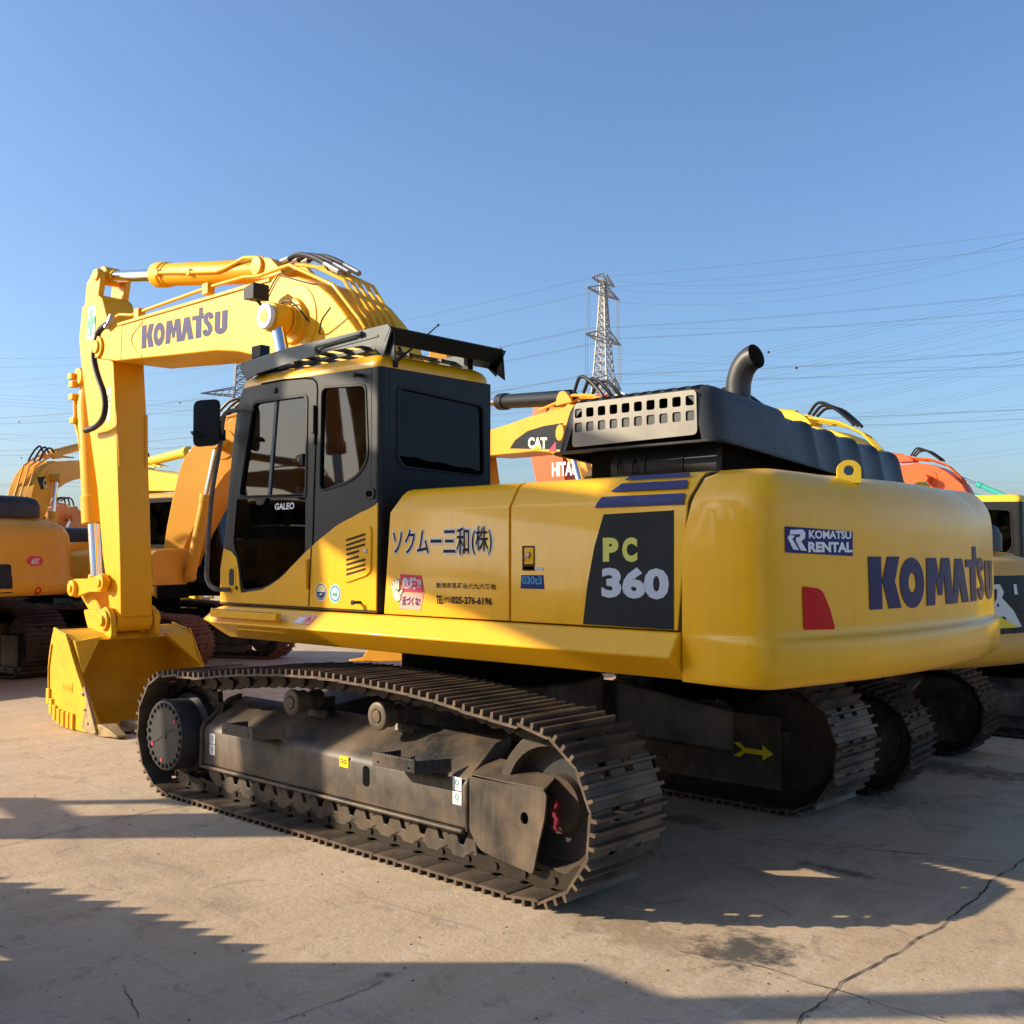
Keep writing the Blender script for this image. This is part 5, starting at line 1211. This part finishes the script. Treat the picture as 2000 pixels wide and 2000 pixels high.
    p0, p1 = AT((T0.x, T0.z)), AT((T2.x, T2.z)); seg_cyl(R, p0, p1, .70, .11, .06, 0, paint, 'bucket_cylinder')
    pb = AT((bpn.x, bpn.z)); ba = ar_+radians(bucketrot)
    BT = lambda p: rot2((pb[0]+p[0]-bpn.x, pb[1]+p[1]-bpn.z), pb, ba)
    mb = MB(); mb.prism([BT(p) for p in outp+inn[::-1]], -.62, .62)
    for s_ in (1, -1): mb.prism([BT(p) for p in sidep], s_*.63-.015, s_*.63+.015)
    mb.prism([BT(p) for p in ((5.42, .90), (5.60, .96), (5.92, 1.0), (5.60, .88))], -.6, .6)
    for s_ in (1, -1): mb.prism([BT(p) for p in [(bpn.x-.14, .92), (bpn.x-.1, bpn.z+.1), (bpn.x+.08, bpn.z+.12), (bpn.x+.45, bpn.z+.05), (5.95, .98), (5.55, .88)]], s_*.25-.03, s_*.25+.03)
    for k in range(5): mb.prism([BT(p) for p in ((4.95, .005), (4.95, .10), (4.55, .05), (4.55, .02))], -.58+k*.29-.05, -.58+k*.29+.05)
    mb.build('bucket', paint, R, bevel=.01)
    mb = MB(); q0, q1 = p1, BT((bpn.x+.42, bpn.z+.05)); mb.obox((q0[0], 0, q0[1]), (q1[0], 0, q1[1]), .28, .16); q2 = AT((k1.x, k1.z))
    for s_ in (.22, -.22): mb.obox((q0[0], s_, q0[1]), (q2[0], s_, q2[1]), .05, .16)
    mb.build('bucket_link', paint, R, bevel=.01)
    bpy.context.view_layer.update()
    R['tip'] = (t[0], t[1])
    return R, bo, cw, ao, T
def local_hit(R, axis, v, px, py):        # where a line of sight meets a plane of another machine, in that machine's own frame
    Mi = Matrix.LocRotScale(R.location, R.rotation_euler, R.scale).inverted(); c = Mi@CAM
    d = Mi.to_3x3()@(FW+RT*((px-1000)/FPX)+UP*((1000-py)/FPX)); i = 'xyz'.index(axis); return c+d*((v-c[i])/d[i])
def cat_mark(parent, fn, pan, letters, tri=True, redstripe=None):
    """charcoal panel with pale letters and a small yellow triangle"""
    mb = MB(); mb.plate(pan, [], fn, .004); mb.build('decal_panel', 'panelblack', parent)
    f2 = lambda u, v, w: fn(u, v, .0045+w)
    mb = MB(); u0, v0, w, h, sl_ = letters; text(mb, 'CAT', lambda u, v, q: f2(u, v+sl_*(u-u0), q), u0, v0, w, h, .05); mb.build('decal_letters', 'catwhite', parent)
    f3 = lambda u, v, w: fn(u, v, .0075+w)
    mb = MB(); um = u0+w*.47; mb.plate([(um-w*.24, v0-.01*h+sl_*w*.4), (um+w*.24, v0-.01*h+sl_*w*.5), (um, v0+h*.34+sl_*w*.45)], [], f3, .003); mb.build('decal_triangle', 'stickyellow', parent)
    if redstripe: mb = MB(); mb.plate(redstripe, [], f2, .002); mb.build('decal_stripe', 'stickred', parent)

ROW = 'excavators parked in the yard'
# the amber machine next in the row
E_, eb, ecw, ea, eT = machine('excavator', (-.30, -3.10, 0), -20, .85, 'catyellow', 'amber excavator directly beyond the big yellow one, its boom marked with a charcoal decal', ROW, boomrot=-2, boomdx=1.0, armrot=-8, gauge=1.15, cylpaint='charcoal', trackyaw=25)
Q = lambda R, *q: [(-p.x, p.z) for p in (local_hit(R, 'y', BY, *a) for a in q)]
fB = lambda u, v, w: (-u, BY+w, v)
pan = Q(E_, (996, 876), (1006, 860), (1030, 842), (1062, 832), (1100, 826), (1100, 878)); l0, l1 = Q(E_, (1032, 876), (1069, 845))
cat_mark(eb, fB, pan, (l0[0], l0[1], l1[0]-l0[0], (l1[1]-l0[1])*.95, -.1), redstripe=Q(E_, (1072, 882), (1086, 862), (1086, 882)))
fC = lambda u, v, w: (-3.10+.026*abs(u)-w*1.0+.02, -u, v)
mb_ = lambda: None
_m = cwt_make(); bmesh.ops.triangulate(_m.bm, faces=_m.bm.faces[:]); BV2 = BVHTree.FromBMesh(_m.bm); _m.bm.free()
def fE(u, v, w):
    h = BV2.ray_cast(Vector((-6, -u, v)), Vector((1, 0, 0))); p, nn = h[0], h[1]
    if p is None: return (-2.6, -u, v)
    if nn.x > 0: nn = -nn
    return tuple(p+nn*(w+.003))
def mark_on(parent, fn, pan, letters):
    mb = MB(); mb.plate(pan, [], fn, .003, .06); mb.build('decal_panel', 'panelblack', parent)
    u0, v0, w, h = letters; mb = MB(); text(mb, 'CAT', lambda u, v, q: fn(u, v, .006+q), u0, v0, w, h, .05); mb.build('decal_letters', 'catwhite', parent)
    mb = MB(); um = u0+w*.47; mb.plate([(um-w*.22, v0), (um+w*.22, v0), (um, v0+h*.36)], [], lambda u, v, q: fn(u, v, .010+q), .003, .06); mb.build('decal_triangle', 'stickyellow', parent)
ecw.location.x = .15
mark_on(ecw, fE, rr([(-.75, 1.43), (1.25, 1.43), (1.25, 1.84), (1.12, 1.93), (-.75, 1.93)], .04, 3), (-.55, 1.48, 1.60, .38))
# further along the same row
F_, *_ = machine('excavator', (-1.65, -6.6, 0), 2, .78, 'lemon', 'yellow excavator with dark cab at the right edge, boom bend behind grey hood', ROW, boomrot=2.5, boomdx=.75, armrot=-5)
G_, *_ = machine('excavator', (3.3, -22.1, 0), 3, 1.0, 'orange', 'red orange excavator whose boom bend shows right of the grey engine hood', ROW, boomrot=-2, armrot=5)
K_, *_ = machine('excavator', (4.4, -27.2, 0), 2, .9, 'lemon', 'lemon excavator far along the row, nearly hidden beyond the red orange one', ROW, boomrot=-10)
H_, *_ = machine('excavator', (4.75, -31.1, 0), 2, .7, 'teal', 'teal excavator far along the row with only the top of its arm showing', ROW, boomrot=20, armrot=-18)
I_, ib_, icw_, ia_, iT = machine('excavator', (.9, -8.6, 0), 2, .95, 'orange', 'red orange excavator with a tall arm ear, seen between the cab and the grey hood', ROW, boomrot=-2.5, armrot=3)
mb = MB(); l0, l1 = Q(I_, (1078, 926), (1146, 896)); text(mb, 'HITACHI', fB, l0[0], l0[1]-.05, l1[0]-l0[0], .26, .04); mb.build('boom_lettering', 'white', ib_)
# machines of the facing row, seen between the arm and the cab
C_, cb_, ccw_, ca_, cT = machine('excavator', (11.5, -3.25, 0), 203, .93, 'catyellow', 'big amber excavator facing the camera between the yellow arm and the cab', ROW, boomrot=3, armrot=0, shoe='redshoe')
D_, *_ = machine('excavator', (22.9, -8.1, 0), 175, 1.0, 'lemon', 'lemon yellow excavator behind the big amber one, only its boom showing', ROW, boomrot=-7)
A_, ab_, acw_, aa_, aT = machine('excavator', (20.3, -4.3, 0), -52, .95, 'catyellow', 'amber excavator whose decal marked boom and hanging arm show left of the yellow arm', ROW, boomrot=6, armrot=-12)
A1, a1b, a1cw, *_ = machine('excavator', (12.1, .70, 0), 9, 1.08, 'catyellow', 'amber excavator at the left edge turning its black panelled counterweight to the camera', ROW, boomrot=-4)
pan = [(p.x, p.z) for p in (local_hit(A_, 'y', -BY, *a) for a in ((72, 932), (80, 957), (115, 941), (113, 935), (95, 930)))]
fA = lambda u, v, w: (u, -BY-w, v)
l0, l1 = [(p.x, p.z) for p in (local_hit(A_, 'y', -BY, *a) for a in ((84, 953), (99, 932)))]
cat_mark(ab_, fA, pan, (l0[0], l0[1], l1[0]-l0[0], (l1[1]-l0[1])*.8, .12), redstripe=[(p.x, p.z) for p in (local_hit(A_, 'y', -BY, *a) for a in ((100, 946), (115, 940), (114, 943), (98, 950)))])
fS = lambda u, v, w: (u, -1.362-w, v)
HS = lambda *q: [(p.x, p.z) for p in (local_hit(A_, 'y', -1.362, *a) for a in q)]
u0 = HS((104, 1162), (124, 1135)); 
cat_mark(A_, fS, HS((104, 1180), (142, 1176), (138, 1150), (122, 1128), (104, 1116)), (u0[0][0], u0[0][1], u0[1][0]-u0[0][0], (u0[1][1]-u0[0][1])*.9, 0))
def HC(*q):
    out = []
    for a in q:
        p = local_hit(A1, 'x', -3.02, *a); out.append((-p.y, p.z))
    return out
mb = MB(); mb.plate(HC((63, 1096), (71, 1086), (92, 1086), (100, 1096), (93, 1105), (72, 1105)), [], fE, .004, .06); mb.build('red_sticker', 'stickred', a1cw)
mb = MB(); u1 = HC((72, 1102), (91, 1090)); text(mb, '▲危険', lambda u, v, w: fE(u, v, .006+w), u1[0][0], u1[0][1], u1[1][0]-u1[0][0], u1[1][1]-u1[0][1], .02); mb.build('sticker_writing', 'white', a1cw)
mb = MB(); mb.plate(rr(HC((-60, 1102), (32, 1102), (32, 1188), (-60, 1190)), .04, 3), [], fE, .004, .08); mb.build('black_panel', 'panelblack', a1cw)
mb = MB(); p = HC((86, 1154))[0]; mb.plate(circ(p[0], p[1], .045, 14), [], fE, .006); mb.build('reflector', 'red', a1cw)
p = local_hit(A1, 'x', -2.2, 10, 1000)
mb = MB(); mb.lathe((p.x, p.y, p.z-.14), [(-.35, .012), (0, .012), (0, .07), (.02, .075)], 16, 'z'); mb.build('beacon_post', 'sanyorange', A1)
mb = MB(); mb.lathe((p.x, p.y, p.z-.12), [(0, .085), (.16, .075), (.19, .05), (.20, .001)], 18, 'z'); mb.build('beacon_lens', 'lamp', A1)
S_, sb_, *_ = machine('excavator', (24.2, -6.0, 0), -55, .9, 'sanyorange', 'dull orange excavator far off under the amber boom at the left edge', ROW, boomrot=-22, armrot=-20)
mb = MB(); q = [(p.x, p.z) for p in (local_hit(S_, 'y', -BY, *a) for a in ((66, 1003), (90, 1010), (86, 1024), (62, 1016)))]; mb.plate(q, [], fA, .004); mb.build('decal_panel', 'panelblack', sb_)
mb = MB(); text(mb, 'SANY', lambda u, v, w: fA(u, v+(q[1][1]-q[0][1])/(q[1][0]-q[0][0])*(u-q[3][0]), .005+w), q[3][0]+.12, q[3][1]+.05, (q[2][0]-q[3][0])*.72, (q[0][1]-q[3][1])*.6, .03); mb.build('decal_letters', 'white', sb_)
# the machine parked beside the camera: only its long shadow reaches the picture
N_, *_ = machine('excavator', (.1, 7.5, 0), -5, 1.2, 'catyellow', 'excavator parked left of the camera, known from its shadow on the concrete', ROW, boomrot=8.7, armrot=-9, gauge=1.25, trackyaw=18)
for x_, y_, w_ in ((15.5, 11.0, 2), (17.0, 15.2, -4), (10.5, 15.0, 4)):  # added machines that block the bright horizon mirrored in the cab glass
    machine('excavator', (x_, y_, 0), w_, 1.0, 'catyellow', 'unseen excavator added beyond the left of the view to fill the cab glass reflections', 'excavators added for the cab glass reflections', armrot=-4)
TA = empty('shadow_track', (2.17, 5.22, 0), radians(15)); tag(TA, 'unseen crawler track added left of the camera to cast the toothed foreground shadow', 'crawler track')  # added track loop, out of view, that throws the sawtooth shadow
o = bpy.data.objects.new('track', shared_track('shoedark')); COL.objects.link(o); o.parent = TA
mb = MB()
for i in range(0, NSHOE):
    A_m = shoe_matrix(i, 0); mb.loft([[A_m@Vector((-.07+a, y_, .03+b)) for a, b in ((-.016, 0), (.016, 0), (.009, .11), (-.009, .11))] for y_ in (-.31, .31)])  # tall bars added so the cast shadow shows teeth
mb.build('shadow_grousers', 'shoedark', TA)

# ================================================================== pylons, power lines and far buildings
def pylon(px, dep, top_py, arms, label, skew, matl):
    base = at_depth(px, 1084, dep); base.z = 0
    Ht = 1.7957+(1084-top_py)/FPX*dep
    ax = (Vector((RT.x, RT.y, 0))*cos(radians(skew))+Vector((FW.x, FW.y, 0)).normalized()*sin(radians(skew))).normalized(); bx = Vector((-ax.y, ax.x, 0))
    mb = MB(); r = .17*dep/250
    wd = lambda z: max(.5, 4.9*(1-z/Ht)**1.25+.5)
    zs = [0]; 
    while zs[-1] < Ht-1.2: zs.append(min(Ht, zs[-1]+max(1.6, wd(zs[-1])*1.25)))
    def cor(z, i): w = wd(z); return base+ax*(w*(1 if i in (0, 3) else -1))+bx*(w*(1 if i < 2 else -1))+Vector((0, 0, z))
    for z0, z1_ in zip(zs, zs[1:]):
        for i in range(4):
            mb.obox(cor(z0, i), cor(z1_, i), r*1.7, r*1.7); j = (i+1) % 4
            mb.obox(cor(z0, i), cor(z1_, j), r, r); mb.obox(cor(z0, j), cor(z1_, i), r, r); mb.obox(cor(z1_, i), cor(z1_, j), r, r)
    root = mb.build('pylon', matl, None, smooth=20); tag(root, label, 'pylon')
    att = []
    for py, ln, ins in arms:
        z = 1.7957+(1084-py)/FPX*dep; w = wd(z)
        mb = MB()
        for s_ in (1, -1):
            tipp = base+ax*(s_*ln)+Vector((0, 0, z+.2))
            for q in (1, -1):
                a = base+ax*(s_*w)+bx*(q*w)+Vector((0, 0, z)); b = a+Vector((0, 0, 2.2)); mb.obox(a, tipp, r*1.4, r*1.4); mb.obox(b, tipp, r*1.4, r*1.4)
                for k in range(1, 5):
                    t = k/5; mb.obox(a.lerp(tipp, t), b.lerp(tipp, t-.1), r*.8, r*.8); mb.obox(a.lerp(tipp, t), (a-bx*(2*q*w)).lerp(tipp, min(1, t+.15)), r*.8, r*.8)
            if ins:
                for g in (-.5, .5):
                    p = tipp-ax*(s_*(.6+g)); e = p-Vector((0, 0, ins)); mb2 = MB(); mb2.tube([p, e], .065*dep/250, 6)
                    mb2.build('insulator', 'darkgalv', root); att.append((e, s_))
            else: att.append((tipp, s_))
        mb.build('cross_arm', matl, root, smooth=20)
    return att, ax
WIREG = 'overhead power lines'
def wire(a, b, sag=0., r=.035, n=22):
    a = Vector(a); b = Vector(b); P = []
    for k in range(n+1):
        t = k/n; p = a.lerp(b, t); p.z -= sag*4*t*(1-t); P.append(p)
    mb = MB(); mb.tube(P, r, 4); o = mb.build('power_line', 'wire'); tag(o, 'thin dark power line strung high across the sky behind the excavators', 'power line', WIREG); return P
att, ax = pylon(1180, 250, 541, [(571, 7.6, 9.5), (662, 8.4, 9.5), (753, 8.4, 9.5), (548, 5.4, 0)], 'tall lattice pylon between the charcoal cab and the exhaust pipe', 55, 'galv')
u1 = (RT*.87-Vector((FW.x, FW.y, 0)).normalized()*.49)
for e, s_ in att:
    b = e+u1*210; wire(e, b, 3.2, .026); c = e-u1*330; wire(e, c, 8, .036)
att2, ax2 = pylon(468, 300, 560, [(690, 9, 0), (772, 11, 0)], 'dark lattice pylon partly hidden behind the left side of the charcoal cab', 20, 'darkgalv')
def pw(x0, y0, d0, x1, y1, d1, sag=0., r=.024): return wire(at_depth(x0, y0, d0), at_depth(x1, y1, d1), sag, r)
SPG = 'spacers on the power lines'
def bundle(x0, y0, d0, x1, y1, d1, sag, gap, spac):
    for k in range(3):
        dy = gap*(k-1); P = pw(x0, y0+dy*.8, d0, x1, y1+dy*1.25, d1, sag, .020)
    for t in spac:
        p = at_depth(x0, y0, d0).lerp(at_depth(x1, y1, d1), t); p.z -= sag*4*t*(1-t)
        mb = MB(); mb.lathe(p, [(-.10, .32), (.10, .32), (.10, .24), (-.10, .24), (-.10, .32)], 8, 'y'); o = mb.build('wire_spacer', 'wire'); tag(o, 'small dark spacer ring clamped on a bundle of overhead power lines', 'spacer', SPG)
for b_ in ((-60, 832, 420, 470, 706, 300, 4, 5, (.24, .66)), (-60, 858, 420, 470, 752, 300, 3, 5, (.83,)), (-60, 902, 420, 470, 800, 300, 3, 5, (.25, .67)),
           (470, 772, 300, 2060, 556, 215, 8, 6, (.72,)), (470, 812, 300, 2060, 598, 215, 8, 6, (.75,)), (470, 875, 300, 2060, 690, 215, 8, 5, (.72,)), (470, 905, 300, 2060, 730, 215, 8, 5, (.75,))): bundle(*b_)
for w_ in ((-40, 700, 300, 470, 678, 300, 1), (-40, 718, 300, 470, 688, 300, 1), (-40, 770, 320, 1000, 772, 300, 2), (-40, 776, 320, 1000, 790, 300, 2), (-40, 782, 320, 1000, 800, 300, 2), (-40, 788, 320, 1000, 812, 300, 2),
           (-40, 848, 330, 1000, 760, 280, 3), (-40, 857, 330, 1000, 772, 280, 3), (-40, 845, 330, 600, 868, 300, 1), (-40, 855, 330, 600, 880, 300, 1), (-40, 912, 330, 600, 852, 300, 1),
           (940, 800, 300, 2040, 634, 260, 3), (940, 812, 300, 2040, 648, 260, 3), (940, 826, 300, 2040, 676, 260, 3), (940, 838, 300, 2040, 690, 260, 3), (1200, 640, 300, 2040, 622, 260, 1), (1200, 690, 300, 2040, 690, 260, 1), (1200, 702, 300, 2040, 716, 260, 1), (1200, 730, 300, 2040, 732, 260, 1),
           (1500, 800, 300, 2040, 798, 260, 1), (1500, 826, 300, 2040, 786, 260, 1), (1500, 845, 300, 2040, 800, 260, 1), (1600, 862, 300, 2040, 820, 260, 1), (1600, 880, 300, 2040, 836, 260, 1), (1600, 912, 300, 2040, 868, 260, 1), (1600, 922, 300, 2040, 878, 260, 1), (1700, 940, 300, 2040, 941, 260, .5), (1700, 957, 300, 2040, 956, 260, .5), (1700, 972, 300, 2040, 971, 260, .5),
           (1160, 544, 250, 2040, 455, 200, 5), (1205, 565, 250, 2040, 452, 200, 5), (1205, 590, 250, 2040, 490, 200, 4)): pw(*w_)
def block(px0, px1, py_top, dep, label, floors, bays):
    a, b = at_depth(px0, 1084, dep), at_depth(px1, 1084, dep); Ht = 1.8+(1084-py_top)/FPX*dep
    d = (b-a); d.z = 0; L = d.length; d.normalize(); q = Vector((-d.y, d.x, 0))*12
    if q.dot(FW) < 0: q = -q
    mb = MB(); P = [Vector((a.x, a.y, 0)), Vector((b.x, b.y, 0))]; P += [P[1]+q, P[0]+q]
    mb.loft([[tuple(p) for p in P], [tuple(p+Vector((0, 0, Ht))) for p in P]]); mb.loft([[tuple(P[0]+d*L*.35+q*.3+Vector((0, 0, Ht))), tuple(P[0]+d*L*.6+q*.3+Vector((0, 0, Ht))), tuple(P[0]+d*L*.6+q*.7+Vector((0, 0, Ht))), tuple(P[0]+d*L*.35+q*.7+Vector((0, 0, Ht)))], [tuple(P[0]+d*L*.35+q*.3+Vector((0, 0, Ht+3))), tuple(P[0]+d*L*.6+q*.3+Vector((0, 0, Ht+3))), tuple(P[0]+d*L*.6+q*.7+Vector((0, 0, Ht+3))), tuple(P[0]+d*L*.35+q*.7+Vector((0, 0, Ht+3)))]])
    o = mb.build('apartment_block', 'building', None, smooth=20); tag(o, label, 'building')
    qn = q.normalized()*-.15
    for f in range(floors):
        for k in range(bays):
            p = P[0]+d*(L*(k+.25)/bays)+Vector((0, 0, Ht*(f+.3)/floors)); e = d*(L*.5/bays); z = Vector((0, 0, Ht*.45/floors))
            mb = MB(); mb.loft([[tuple(p+qn), tuple(p+e+qn), tuple(p+e+z+qn), tuple(p+z+qn)], [tuple(p+qn*.02), tuple(p+e+qn*.02), tuple(p+e+z+qn*.02), tuple(p+z+qn*.02)]]); mb.build('window', 'bwin', o)
block(66, 84, 990, 520, 'pale apartment block far off above the amber machine at the left edge', 9, 4)
block(88, 108, 983, 560, 'taller pale apartment block just right of the other far block', 10, 4)
block(162, 180, 1028, 480, 'low pale apartment block just behind the yellow arm', 6, 3)
